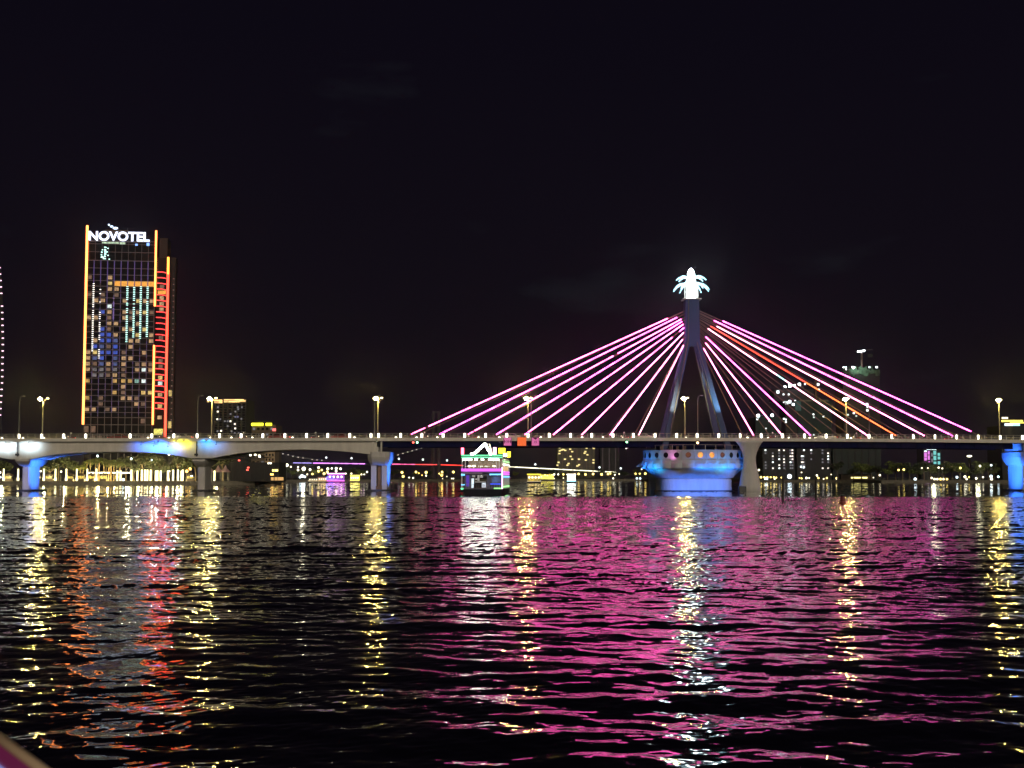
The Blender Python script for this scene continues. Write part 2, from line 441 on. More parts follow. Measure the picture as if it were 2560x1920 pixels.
def end_pier(root, X, side):
    """twin-blade pier under a joint, rounded cap on top"""
    def ring(z, hx, y0, y1, b): return [(X-hx+b,y0,z),(X+hx-b,y0,z),(X+hx,y0+b,z),(X+hx,y1-b,z),(X+hx-b,y1,z),(X-hx+b,y1,z),(X-hx,y1-b,z),(X-hx,y0+b,z)]
    for sx in (-1, 1):
        s = MB(); x = X + sx*1.10
        s.loft([[(x-.55,252.6,-1),(x+.55,252.6,-1),(x+.55,260,-1),(x-.55,260,-1)], [(x-.55,252.6,5.3),(x+.55,252.6,5.3),(x+.55,260,5.3),(x-.55,260,5.3)]])
        s.build('pier_blade', M['concrete2'], root, world=True)
    s = MB(); r = []
    for t, f in ((0,0),(.15,.32),(.4,.62),(.7,.85),(1,1)): r.append(ring(5.302+1.75*t, 1.65+.62*f, 252.4-1.6*f, 260.4+2.2*f, .4+.5*f))
    r.append(ring(8.1, 2.28, 250.8, 262.6, .9)); s.loft(r); s.build('pier_cap', M['concrete2'], root, world=True)
    s = MB()
    for y in (251.8, 254.6, 257.4, 260.2): s.box(X-.5*side-.45, X-.5*side+.45, y-.45, y+.45, 8.105, 9.1)
    s.build('bearing', M['concrete2'], root, world=True)
    s = MB(); s.box(X-2.6, X+2.6, 251, 262, -1, .35); s.build('pier_footing', M['dark'], root, world=True)
    s = MB(); s.box(X-.35, X+.35, 253.4, 254.2, .36, 5.2); s.box(X-.6, X+.6, 252.2, 253.2, .36, 1.1); s.build('inspection_ladder', mat('rusty_ladder', (.20,.11,.04), .8, var=.4), root, world=True)
end_pier(appr, wx(948, 252), 1); end_pier(appr2, wx(2575, 252), -1)
eb = MB(); x0 = wx(925, 251); eb.box(x0, XJL-.05, 250.9, 261.1, 8.12, 10.29); eb.build('end_block', M['concrete'], appr, world=True)
eb = MB(); eb.box(wx(929, 250.6), wx(934.5, 250.6), 250.55, 250.9, 7.9, 10.3); eb.build('end_block_rib', M['concrete'], appr, world=True); eb = MB(); eb.box(wx(952, 250.6), wx(956, 250.6), 250.55, 250.9, 7.7, 10.3); eb.build('end_block_rib', M['concrete'], appr, world=True)
# right approach girder
g = MB(); rings = []
for px, py in ((2556,1142),(2650,1133),(2800,1128),(3000,1128)):
    x = wx(px, 251.1); rings.append([(x,251.1,wz(py,251.1)),(x,260.9,wz(py,251.1)),(x,260.9,10.3+cam_z(x)),(x,251.1,10.3+cam_z(x))])
g.loft(rings); g.build('box_girder', M['concrete'], appr2, world=True)

# ---- steel truss box of the turning span
for ya in (251.3, 260.4):
    g = MB(); strip_x(g, XJL+1.2, XJR-1.2, [(ya, 9.15), (ya+.3, 9.15), (ya+.3, 10.29), (ya, 10.29)])
    strip_x(g, XJL+1.2, XJR-1.2, [(ya-.25, 9.10), (ya+.55, 9.10), (ya+.55, 9.149), (ya-.25, 9.149)])
    x = XJL+3
    while x < XJR-2:
        c = cam_z(x); g.box(x-.06, x+.06, ya-.18, ya-.002, 9.15+c, 10.28+c); x += 3.0
    g.build('steel_girder', M['navy'], swing, world=True)
g = MB(); x = XJL+2
while x < XJR-2:
    c = cam_z(x); g.box(x-.15, x+.15, 251.6, 260.4, 9.5+c, 10.28+c); x += 6.05
g.build('cross_beams', M['navy'], swing, world=True)

# ---- pylon
py_z = [wz(p, 255) for p in (847,835,824,814,805,797,791,782,775)]
ZM = 31.6                                   # legs meet
pyl = MB()
col_prof = [(ZM-1.2, 1.62), (38.2, 1.55), (40.2, 1.50)]
def sq(cx, cyy, h, w, z, b=.25):
    return [(cx-h+b,cyy-w,z),(cx+h-b,cyy-w,z),(cx+h,cyy-w+b,z),(cx+h,cyy+w-b,z),(cx+h-b,cyy+w,z),(cx-h+b,cyy+w,z),(cx-h,cyy+w-b,z),(cx-h,cyy-w+b,z)]
pyl.loft([sq(XC, YC, h, 1.3, z) for z, h in col_prof])
pylon = pyl.build('pylon_column', M['pylon'], swing, world=True)
for sx in (-1, 1):
    for sy in (-1, 1):
        l = MB(); r = []
        for t in (0, .25, .5, .75, 1):
            z = 4.5 + (ZM-4.5)*t
            # straight lines from the pier up to the column
            fx = 6.15 + (10.5-z)*(6.15-1.0)/(ZM-10.5)*1.0
            hx = fx if z < 10.5 else 6.15 - (z-10.5)*(6.15-.95)/(ZM-10.5)
            yy = 6.0 - (z-4.5)*(6.0-.62)/(ZM-4.5)
            r.append(sq(XC+sx*hx, YC+sy*yy, .62, .62, z, .12))
        l.loft(r); l.build('pylon_leg', M['pylon'], swing, world=True)
# conduits running up the legs, work platform with flood lamp
l = MB(); l.path([(XC-.95, YC-1.42, 40), (XC-1.0, YC-1.42, ZM), (XC-6.0+.9, YC-6.1, 12)], .10, 6); l.build('conduit', M['steel'], pylon, world=False) if False else None
l = MB(); l.path([(XC-.75, YC-1.40, 40.1), (XC-.9, YC-1.42, ZM), (XC-5.35, YC-5.6, 12.0)], .11, 6)
l.build('conduit', M['darkpole'], swing, world=True)
l = MB(); l.path([(XC+.9, YC-1.42, ZM-.5), (XC+3.2, YC-3.75, 21.0)], .07, 6); l.build('conduit', M['darkpole'], swing, world=True)
l = MB(); l.box(XC-1.95, XC+1.95, YC-1.7, YC+1.7, 40.21, 40.42); l.build('crown_base', M['steel'], swing, world=True)
cr_ = MB(); cr_.lathe([(.95,0),(.98,1.8),(.96,3.0),(.85,4.2),(.80,5.0),(.66,5.7),(.42,6.25),(.12,6.55)], 20, (XC, YC, 40.45))
crown = cr_.build('crown', M['crown'], swing, True, world=True)
for k in range(10):
    a = 2*PI*k/10 + .22
    for tier, (z0, Ln, up, dr) in enumerate(((43.4, 3.0, .45, 1.6), (44.9, 2.25, .35, .75))):
        f = MB(); pts = []; rs = []
        for i in range(7):
            t = i/6; rad = .9 + Ln*t; z = z0 + up*math.sin(t*PI*.75)*1.3 - dr*t*t
            pts.append((XC+rad*math.cos(a+tier*.3), YC+rad*math.sin(a+tier*.3), z)); rs.append(.10+.10*math.sin(t*PI))
        f.path(pts, rs, 6); f.build('crown_frond', M['crown2'], swing, True, world=True)
fr = MB()
for k in range(12):
    a = 2*PI*k/12; fr.tube((XC+1.45*math.cos(a), YC+1.3*math.sin(a), 40.43), (XC+1.45*math.cos(a), YC+1.3*math.sin(a), 43.6), .04, n=5)
fr.build('crown_cage', M['steel'], swing, world=True)

# ---- stay cables
led = dict(
 pink=emit('led_pink', (1,.100,.40), 13.5, var=.45, scale=.8), rose=emit('led_rose', (1,.12,.32), 8.5, var=.45, scale=.8),
 pale=emit('led_pale_pink', (1,.17,.46), 11.5, var=.4, scale=.8), violet=emit('led_violet', (1,.090,.56), 12.0, var=.45, scale=.8),
 white=emit('led_white', (1,.34,.50), 8.0, var=.2, scale=.25), red=emit('led_red', (1,.055,.03), 4.2, var=.2, scale=.3),
 orange=emit('led_orange', (1,.14,.04), 4.4, var=.2, scale=.3), cyan=emit('led_cyan', (.45,.95,1), 3.0))
# (k, side) : list of (t0, t1, colour); t = 0 at the deck, 1 at the pylon
LIT = {
 (8,-1): [(.0,.05,'rose'),(.062,.93,'pink')], (7,-1): [(0,.96,'violet')], (6,-1): [(0,.025,'rose'),(.03,.66,'pink'),(.68,.975,'pink')],
 (5,-1): [(0,.975,'violet')], (4,-1): [(0,.98,'pink')], (3,-1): [(0,.89,'pink'),(.945,.98,'violet')], (2,-1): [(0,.97,'pale')],
 (1,-1): [(0,.945,'pale')], (0,-1): [(0,.385,'white'),(.39,.93,'pale')],
 (8,1): [(.035,.91,'violet')], (7,1): [(0,.935,'violet')], (6,1): [(0,.45,'pale'),(.455,.915,'white')], (5,1): [(0,.45,'orange'),(.45,.935,'red')],
 (4,1): [(0,.045,'pale'),(.05,.48,'white'),(.48,.53,'cyan'),(.53,.94,'white')], (2,1): [(0,.93,'violet')], (1,1): [(0,.91,'pale')], (0,1): [(0,.90,'pale')]}
for side in (-1, 1):
    for k in range(9):
        xa = XC + side*(12.2 + 6.05*k) - .1
        for near in (True, False):
            yb = YN+.45 if near else YF-.45
            zb = 10.75 + cam_z(xa)
            a = Vector((xa, yb, zb)); b = Vector((XC + side*1.2, YC + (-.9 if near else .9), py_z[k]))
            m = MB(); m.tube(a, b, .075, n=6); m.tube(a, a+(b-a).normalized()*1.3, .14, n=8)
            cb = m.build('stay_cable', M['cable'], swing, world=True)
            if near and (k, side) in LIT:
                for t0, t1, c in LIT[(k, side)]:
                    zt = Vector((0, -.16, 0))
                    # t is measured from the lit foot just above the rail
                    f = lambda t: a + (b-a)*(.035 + .965*t) + zt
                    s = MB(); s.tube(f(t0), f(t1), .115, n=8)
                    s.v = [(v[0]-XC, v[1]-YC, v[2]) for v in s.v]
                    put('led_strip', s.mesh('led_strip', led[c], True), cb)

# ---- round pier of the pylon
pier = swing
cx, cyy = XC, YC
NP = 27; a0 = -PI/2 - PI/NP
def ngon(r, z, n=NP, dz=0): return [(cx+r*math.cos(a0+2*PI*k/n), cyy+r*math.sin(a0+2*PI*k/n), z) for k in range(n)]
RD = 10.35
M['drum'] = mat('drum_concrete', (.42,.42,.44), .7, var=.12, scale=.6, bump=.2)
s = MB(); s.loft([ngon(RD-.5, 6.3), ngon(RD-.5, 8.0)]); s.build('drum_core', M['dark'], swing, world=True)
# wall panels: one part each, with a porthole
def panel_mesh():
    w = 2*RD*math.sin(PI/NP) - .03; m = MB(); m.cbox((0, 0, 0), w, .28, 1.92, .02); return m.mesh('wall_panel', M['drum'])
pm = panel_mesh()
holem = {}
for nm, mm in (('dark', M['carglass']), ('warm', emit('porthole_warm', (1,.36,.05), 1.1, var=.4, scale=2)), ('brown', emit('porthole_brown', (.35,.10,.03), .35, var=.6, scale=2))):
    q = MB(); q.lathe([(.02,0),(.56,0),(.56,.05),(.02,.05)], 20); holem[nm] = q.mesh('porthole', mm)
rim = MB(); rim.lathe([(.57,0),(.66,0),(.66,.07),(.57,.07)], 20, caps=False); rimm = rim.mesh('porthole_rim', M['drum'])
for k in range(NP):
    a = -PI/2 + 2*PI*(k)/NP
    rr = RD*math.cos(PI/NP) - .14
    o = put('wall_panel', pm, swing, (rr*math.cos(a), rr*math.sin(a), 7.30), (0, 0, a+PI/2))
    kk = k if k <= NP//2 else k-NP
    typ = {0:'warm', 1:'warm', -1:'brown', 2:'brown'}.get(kk, 'dark')
    put('porthole', holem[typ], o, (0, -.143, .05), (PI/2, 0, 0))
    put('porthole_rim', rimm, o, (0, -.143, .05), (PI/2, 0, 0))
# scalloped band
M['band'] = mat('scallop_concrete', (.44,.46,.50), .65, var=.15, scale=.8, bump=.15)
band = MB(); rings = []
NB = NP*6
for z, off in ((4.62, .10), (4.85, .34), (5.6, .26), (6.2, .12), (6.335, .06)):
    r = []
    for k in range(NB):
        t = (k % 6)/6; bul = math.sin(PI*t)
        rad = RD + off*.5 + .34*bul*(1 if z < 6.1 else .3)
        a = a0 + 2*PI*k/NB; r.append((cx+rad*math.cos(a), cyy+rad*math.sin(a), z))
    rings.append(r)
band.loft(rings); band.build('scalloped_band', M['band'], swing, world=True)
def squircle(hx, hy, z, n=48, p=5.0):
    r = []
    for k in range(n):
        t = -PI/2 + 2*PI*k/n; c, s_ = math.cos(t), math.sin(t)
        r.append((cx+hx*math.copysign(abs(c)**(2/p), c), cyy+hy*math.copysign(abs(s_)**(2/p), s_), z))
    return r
def ring48(r, z): return [(cx+r*math.cos(-PI/2+2*PI*k/48), cyy+r*math.sin(-PI/2+2*PI*k/48), z) for k in range(48)]
s = MB(); s.loft([squircle(7.55, 7.0, 2.66), squircle(7.7, 7.1, 2.75), ring48(9.9, 4.4), ring48(10.1, 4.61)]); s.build('flared_collar', M['concrete2'], swing, world=True)
s = MB(); s.loft([squircle(7.45, 6.9, -1), squircle(7.45, 6.9, 2.4), squircle(7.25, 6.7, 2.655)]); s.build('pier_block', M['concrete2'], swing, world=True)
s = MB(); s.box(wx(1621,262), wx(1660,262), 261, 263, -1, 4.0); s.build('rear_pier_block', M['concrete'], swing, world=True)
s = MB(); s.loft([squircle(7.8, 7.2, -1), squircle(7.8, 7.2, .22)]); s.build('pier_footing', M['dark'], swing, world=True)
s = MB(); s.loft([ring48(RD+.05, 8.27), ring48(RD+.05, 8.40), ring48(RD-.3, 8.40)]); s.build('terrace_floor', M['drum'], swing, world=True)
s = MB(); s.lathe([(4.5, 0), (4.5, 1.4)], 24, (cx, cyy, 8.41)); s.build('turning_drum', M['navy'], swing, world=True)
pst = MB().box(-.05, .05, -.05, .05, 0, 1.0).mesh('terrace_post', M['steel'])
for k in range(NP):
    a = a0+2*PI*k/NP; put('terrace_post', pst, swing, (9.7*math.cos(a), 9.7*math.sin(a), 8.40), (0, 0, a))
s = MB(); s.path([(cx+9.7*math.cos(2*PI*k/54), cyy+9.7*math.sin(2*PI*k/54), 9.42) for k in range(55)], .05, 6); s.build('terrace_rail', M['steel'], swing, world=True)
s = MB()
for k, (dx, c) in enumerate(((-7.5,0),(-5.6,0),(-4.2,0),(-2.7,0))): s.box(cx+dx-.25, cx+dx+.25, 248.4, 248.9, 8.41, 9.2)
s.build('terrace_planters', M['tanwall'], swing, world=True)
s = MB(); s.tube((wx(1623,246), 246, 9.9), (wx(1637,246), 246, 9.9), .04); 
# two side brackets with beacon arms
for sd_ in (-1, 1):
    s = MB(); x = cx+sd_*(RD+.1)
    s.path([(x, cyy-1, 5.5), (x+sd_*1.5, cyy-1, 5.0)], .07, 6); s.path([(x, cyy-1, 6.1), (x+sd_*1.5, cyy-1, 5.05)], .05, 6); s.path([(x, cyy+1, 5.5), (x+sd_*1.5, cyy-1, 5.0)], .05, 6)
    s.build('side_bracket', M['steel'], swing, world=True)

# ---- hourglass column in front of the right half
colm = empty('hourglass_pier', (wx(1872, 248.6), 248.6, 0), 0, 'pale hourglass shaped concrete column right of the blue lit pier', 'pier')
s = MB(); prof = []
for z, r in ((-1, 2.30), (1, 2.22), (3.2, 1.85), (5.0, 1.42), (6.0, 1.28), (7.0, 1.30), (8.0, 1.55), (9.0, 2.0), (9.8, 2.5), (10.24, 2.9)): prof.append((r, z))
s.lathe(prof, 28, (0,0,0), 0, 1, .55); s.build('shaft', M['concrete2'], colm, True)
s = MB(); s.cbox((-1.9, -1.8, .3), 1.5, 1.3, 1.5, .08); s.build('fender_block', M['dark'], colm)
colm['label'] = 'pale hourglass shaped concrete column right of the blue lit pier'

# ------------------------------------------------------------------ lamps that light the bridge
def spot(name, loc, tgt, color, power, size=60, blend=.9, rad=.08):
    d = bpy.data.lights.new(name, 'SPOT'); d.energy = power; d.color = color; d.spot_size = R(size); d.spot_blend = blend; d.shadow_soft_size = rad
    o = bpy.data.objects.new(name, d); col.objects.link(o); o.location = loc
    o.rotation_euler = (Vector(tgt)-Vector(loc)).to_track_quat('-Z', 'Y').to_euler()
    return o
BL, CYN, WH, YE = (.03,.16,1.0), (.03,.35,1.0), (.62,.80,1.0), (1.0,.85,.05)
floodm = MB().cbox((0,0,0), .34, .24, .2, .03).mesh('flood_light', M['dark'])
def flood(px, py, color, power, dy=-2.2, size=100, ty=None, dx=0, tz=0):
    Y = 251.1; p = at(px+dx, py, Y); l = Vector((p.x, Y+dy, p.z+.35))
    o = spot('wash_light', l, (p.x, Y, p.z+tz), color, power, size, 1.0); o.scale = (2.2, 1, 1)
wash = [(20,1117,WH,900),(78,1116,WH,900),(-30,1117,WH,700),(463,1110,YE,420),(445,1110,YE,200),(519,1110,CYN,560),(425,1124,BL,1300),(390,1122,BL,1500),(358,1119,BL,700),(400,1112,BL,900),(545,1118,(.25,.35,1),160)]
for px, py, c, pw in wash: flood(px, py, c, pw)
fl = MB()
for px, py, c, pw in wash:
    p = at(px, py, 251.1); fl.cbox((p.x, 249.45, p.z+.55), .3, .2, .16, .02); fl.tube((p.x, 249.45, p.z+.6), (p.x, 250.1, 10.4), .03, n=5)
fl.build('flood_brackets', M['dark'], appr, world=True)
# blue washes on the piers
for X, yy in ((wx(68,253), 256), (wx(-385,253), 256)):
    spot('pier_wash', (X+8.5, yy-2, .8), (X, yy, 4.2), BL, 15000, 60)
    spot('pier_wash', (X+5.5, yy-4.5, 4.8), (X+.3, yy-.5, 6.6), BL, 3800, 70)
    spot('pier_wash', (X+2.6, yy+4, 3.4), (X+5, yy+4, 9), BL, 1400, 100)
    spot('pier_wash', (X-1, yy-11, .6), (X-.2, yy-3, 2.6), (.30,.34,1), 1500, 50)
X = wx(948, 252); spot('pier_wash', (X+8.5, 254, .8), (X+.5, 256, 5.5), BL, 15000, 62); spot('pier_wash', (X-.5, 244, .5), (X-.2, 252, 2.6), (.20,.28,1), 1600, 45)
X = wx(2575, 252); spot('pier_wash', (X-11, 253, .8), (X-1.5, 256, 4.6), BL, 26000, 62); spot('pier_wash', (X-7.0, 251, 3.5), (X-2, 256, 7.6), BL, 5200, 70)
# pylon pier: blue from below
for dx in (-6, -2, 2, 6): spot('pier_wash', (cx+dx, 243.4, .35), (cx+dx*.9, 250, 1.0), (.006,.15,1), 2300 if dx > -3 else 1900, 80)
for kk in (-6, -5, -4, 0, 1, 2, 3, 4, 5, 6):
    a = -PI/2 + 2*PI*kk/NP
    rr = RD+2.0; px_, py_ = cx+rr*math.cos(a), cyy+rr*math.sin(a)
    spot('scallop_light', (px_, py_, 3.7), (cx+(RD)*math.cos(a), cyy+RD*math.sin(a), 5.5), (.02,.45,1.0) if kk in (2,-4) else (.01,.22,1), 620, 110)
spot('pink_wash', (cx-5.6, 245.4, 6.1), (cx-5.45, 247.4, 7.9), (1,.25,.75), 330, 80)
spot('terrace_lamp', (cx+2.2, 247.6, 9.6), (cx+2.2, 248.5, 8.4), (1,.55,.2), 120, 140)
spot('leg_wash', (XC+8.2, 246.4, 12.2), (XC+4.2, 251.6, 18.5), (.50,.85,.78), 32000, 26)
spot('leg_wash', (XC-5.2, 245.6, 12.0), (XC-4.6, 251.4, 18), (1,.85,.45), 34000, 24)
spot('column_wash', (XC, 246, 12), (XC, 255, 36), (.25,.38,1), 9000, 40)

# ------------------------------------------------------------------ lanterns on both rails
def lantern_proto():
    r = empty('rail_lantern', (0,0,0), 0, 'white glowing lantern on the near bridge railing', 'lantern', 'lanterns along the near bridge rail')
    m = MB(); m.lathe([(.15,0),(.21,.07),(.22,.75),(.15,.84)], 12, (0,0,.02)); m.build('glass', M['lantern'], r, True)
    m = MB(); m.lathe([(.27,.85),(.30,.90),(.20,1.02),(.05,1.12)], 12, (0,0,.02)); m.build('cap', M['darkpole'], r)
    return r
lp = lantern_proto(); lp2 = None
first = True
zl = 10.99
for px in [-2,50,106,161,216,327,381,436,494,550,604,658,713,767,820,875,928,947,1002,1055,1108,1162,1214,1267,1320,1373,1426,1479,1532,1583,1637,1691,1742,1796,1849,1902,1955,2010,2064,2117,2171,2227,2281,2335,2389,2443,2498,2554,2610,-60]:
    o = lp if first else copy_tree(lp); first = False
    X = wx(px, YN+.25); o.location = (X, YN+.30, zl+cam_z(X))
    if px in (48,): pass
fl = empty('rail_lantern', (0,0,0), 0, 'small round white lantern on the far bridge railing', 'lantern', 'lanterns along the far bridge rail')
MB().sphere((0,0,.35), .24, 10, 6).build('glass', M['lanternfar'], fl, True); MB().tube((0,0,0),(0,0,.15),.05).build('stem', M['dark'], fl)
first = True
for i in range(-4, 44):
    if i in (3, 4, 12, 17, 21, 26, 33): continue
    px = 268 + 52*(i-4)*1.0
    if i >= 12: px = 268 + 51.6*(i-4)
    o = fl if first else copy_tree(fl); first = False
    X = wx(px, YF-.25); o.location = (X, YF-.3, zl-.02+cam_z(X))

# ------------------------------------------------------------------ street lamps on the bridge
def street_lamp(lit):
    r = empty('street_lamp', (0,0,0), 0, '', 'street lamp', 'lit lamps along the bridge' if lit else 'unlit lamps along the bridge')
    H = 9.4; pm_ = M['pole'] if lit else M['darkpole']
    m = MB(); m.path([(0,0,0),(0,0,.6),(0,0,.62),(0,0,H-1.1)], [.17,.17,.13,.09], 10); m.build('pole', pm_, r)
    if lit:
        m = MB(); m.path([(0,0,H-1.15),(-.1,-.2,H-.5),(-.45,-.7,H-.15)], .06, 6); m.path([(0,0,H-1.15),(.1,.2,H-.5),(.45,.7,H-.1)], .06, 6); m.build('arm', pm_, r)
        h = MB(); h.sphere((-.35,-.75,H+.0), .5, 12, 6, 1.0, .6, .30); h.build('lamp_head', M['dark'], r, True)
        g = MB(); g.sphere((-.35,-.78,H-.17), .46, 12, 6, 1.0, .7, .75); g.build('lamp_glass', M['lampw'], r, True)
        h = MB(); h.sphere((.66,.75,H+.05), .34, 10, 6, 1.0, .6, .40); h.build('lamp_head', M['lampw2'], r, True)
    else:
        m = MB(); m.path([(0,0,H-1.15),(.1,0,H-.3),(.45,0,H-.02),(.75,0,H+.02)], .06, 6); m.build('arm', pm_, r)
        h = MB(); h.sphere((.85,0,H-.02), .32, 10, 6, 1.1, .5, .3); h.build('lamp_head', M['steel'], r, True)
    return r
A = street_lamp(True); B = street_lamp(False)
lit_l = {108:'lit double lamp nearest the left edge, left of the tall hotel', 530:'lit double lamp in front of the block with the glowing cornice', 945:'lit double lamp over the joint pier left of the stays', 1320:'lit double lamp behind the left fan of pink stays, above the square signs', 1712:'lit double lamp between the legs of the pylon', 2115:'lit double lamp behind the right fan of stays', 2497:'lit double lamp just right of the last pink stay'}
first = True
for px, lb in lit_l.items():
    o = A if first else copy_tree(A); first = False
    X = wx(px, 261.3); o.location = (X, 261.3, 10.5+cam_z(X)); o['label'] = lb
un_l = {49:'thin unlit lamp pole at the far left end of the bridge', 495:'thin unlit lamp pole above the blue and yellow wash', 937:'thin unlit lamp pole beside the lit lamp at the joint pier', 1328:'thin unlit lamp pole beside the lit lamp in the left fan of stays', 1744:'thin unlit lamp pole between the pylon legs, right of the lit lamp', 2172:'thin unlit lamp pole crossing the red stay'}
first = True
for px, lb in un_l.items():
    o = B if first else copy_tree(B); first = False
    X = wx(px, 250.9); o.location = (X, 250.9, 10.5+cam_z(X)); o['label'] = lb; o.scale = (1, 1, .98)

# ------------------------------------------------------------------ channel boards, signal lamps under the deck
def text(s, size, m, parent, loc, rot=(PI/2,0,0), ext=.01, name='lettering', off=0.0, align='CENTER', xs=1.0):
    c = bpy.data.curves.new(name, 'FONT'); c.body = s; c.size = size; c.extrude = ext; c.align_x = align; c.align_y = 'CENTER'; c.offset = off
    t_ = bpy.data.objects.new(name, c); col.objects.link(t_)
    me = bpy.data.meshes.new_from_object(t_.evaluated_get(bpy.context.evaluated_depsgraph_get()))
    bpy.data.objects.remove(t_); me.materials.clear(); me.materials.append(m)
    o = put(name, me, parent, loc, rot, (xs,1,1))
    return o
def board(px, w, mt, lb, txt=None, tri=None):
    p = at(px, 1104, 249.8); r = empty('channel_board', (p.x, 249.8, p.z), 0, lb, 'sign', 'square channel boards on the bridge edge')
    MB().cbox((0,.04,0), w, .08, 1.66, .015).build('panel', mt, r)
    f = MB()
    for sx in (-1,1): f.box(sx*w/2-.04, sx*w/2+.04, -.01, .10, -.87, .87)
    for sz in (-1,1): f.box(-w/2+.04, w/2-.04, -.01, .10, sz*.84-.03, sz*.84+.03)
    f.build('frame', mt if tri is None else M['signdark'], r)
    if tri == 'sides':
        for s in (-1, 1):
            t = MB(); t.prism([(s*w*.44,-.42),(s*w*.44,.42),(s*w*.24,0)], -.02, -.003); t.build('arrow_mark', M['signdark'], r)
    if tri == 'top':
        t = MB(); t.prism([(-.5,.77),(.5,.77),(0,.38)], -.02, -.003); t.build('arrow_mark', M['signdark'], r)
    if txt: text(txt, .62, M['signdark'], r, (0,-.015,-.12 if tri == 'top' else 0), ext=.008, off=.012)
    t = MB(); t.tube((0,.1,.7),(0,.4,1.0),.04); t.build('bracket', M['dark'], r)
board(1269, 1.6, M['pinksign'], 'pink square board with dark side arrows and the number 38', '38', 'sides')
board(1304.5, 1.7, M['orangesign'], 'plain glowing orange square board between two pink ones')
board(1338.5, 1.55, M['pinksign'], 'pink square board with a downward arrow and the number 15', '15', 'top')
def signal(px, py, cc, lb, two=None):
    p = at(px, py, 249.7); r = empty('signal_lamp', (p.x, 249.7, p.z), 0, lb, 'signal lamp')
    MB().cbox((0,.25,.15), .5, .3, .6, .03).build('housing', M['dark'], r); MB().sphere((0,0,0), .22, 10, 6).build('lens', cc, r, True)
    MB().tube((0,.3,.4),(0,.5,.9),.04).build('bracket', M['dark'], r)
EM = dict(red=emit('signal_red', (1,.10,.07), 4), green=emit('signal_green', (.35,1,.55), 5), warm=emit('warm_lamp', (1,.62,.25), 9), amber=emit('amber_lamp', (1,.55,.12), 5),
          white=emit('white_lamp', (1,.93,.66), 4), cool=emit('cool_lamp', (.75,.92,1), 4), yellow=emit('yellow_lamp', (1,.74,.18), 4.5), soft=emit('soft_white', (1,.86,.55), 3), dim=emit('dim_white', (1,.95,.85), 2))
signal(1033, 1106, EM['red'], 'red signal lamp under the deck left of the boat'); signal(1043, 1106, EM['green'], 'green signal lamp beside the red one under the deck')
signal(1567, 1105, EM['green'], 'pale green signal lamp under the deck left of the round pier'); signal(1744, 1107, EM['warm'], 'warm lamp under the deck over the round terrace')

# ------------------------------------------------------------------ traffic
def car(paint, roofz=1.45):
    r = empty('car', (0,0,0))
    prof = [(-2.15,.35),(-2.2,.75),(-2.0,.92),(-1.25,1.0),(-.75,1.40),(.75,1.45),(1.45,1.05),(2.1,.92),(2.2,.6),(2.15,.35)]
    m = MB(); rings = []
    for yy, s in ((-.85,.0),(-.80,.06),(.80,.06),(.85,.0)):
        rings.append([(p[0]*(.985 if abs(yy) > .82 else 1), yy*(1 if p[1] < 1.1 else .84), p[1]) for p in prof])
    m.loft(rings); m.build('body', paint, r, False)
    for s in (-1, 1):
        w = MB(); y = s*.855
        w.add([(-1.12,y*1.0,1.0),(1.28,y,1.03),(.70,y*.88,1.37),(-.72,y*.88,1.34)], [(0,1,2,3)]); w.build('side_window', M['carglass'], r)
    w = MB(); w.add([(1.47,-.72,1.07),(1.47,.72,1.07),(.80,.64,1.44),(.80,-.64,1.44)], [(0,1,2,3)]); w.v = [(a+.015,b,c+.01) for a,b,c in w.v]; w.build('windscreen', M['carglass'], r)
    for x in (-1.35, 1.35):
        for s in (-1, 1):
            w = MB(); w.tube((x, s*.70, .33), (x, s*.90, .33), .33, n=14); w.build('wheel', M['rubber'], r)
    for s in (-1, 1):
        MB().cbox((2.18, s*.6, .72), .1, .3, .14).build('headlight', EM['soft'], r); MB().cbox((-2.19, s*.6, .78), .08, .28, .14).build('tail_light', EM['red'], r)
    return r
cp = car(M['carpaint']); cr2 = car(M['carred'])
cars = [(457, cp, 'pale car with a bright roof above the yellow wash', PI), (1279, cp, 'pale car above the left pink square board', PI), (1606, cp, 'pale car beside the foot of the innermost left stay', 0), (2062, cp, 'pale car near the unlit stay right of the pylon', PI), (848, cr2, 'dark red car left of the joint pier', 0), (700, cr2, 'dark red car on the approach span right of the hotel block', PI), (295, cr2, 'dark red car passing below the tall hotel', 0)]
used = set()
for px, pr, lb, rz in cars:
    o = pr if pr.name not in used else copy_tree(pr); used.add(pr.name)
    X = wx(px, 253); o.location = (X, 252.6 if rz else 254.4, 10.465+cam_z(X)); o.rotation_euler[2] = rz; tag(o, lb, 'car', 'cars crossing the bridge')
def scooter():
    r = empty('motor_scooter')
    for x in (-.6, .6): MB().tube((x,-.05,.28),(x,.05,.28),.28,n=14).build('wheel', M['rubber'], r)
    m = MB(); m.path([(-.75,0,.62),(-.3,0,.68),(.05,0,.60),(.12,0,.35),(.40,0,.38),(.52,0,.80),(.50,0,1.0)], [.10,.15,.14,.10,.10,.11,.06], 8); m.build('body', M['carred'], r, True)
    m = MB(); m.path([(.42,-.33,1.03),(.5,0,1.0),(.42,.33,1.03)], .025, 6); m.build('handlebar', M['dark'], r)
    MB().sphere((.62,0,.86), .09, 8, 5).build('headlight', EM['soft'], r); MB().cbox((-.86,0,.62), .06, .14, .08).build('tail_light', EM['red'], r)
    return r
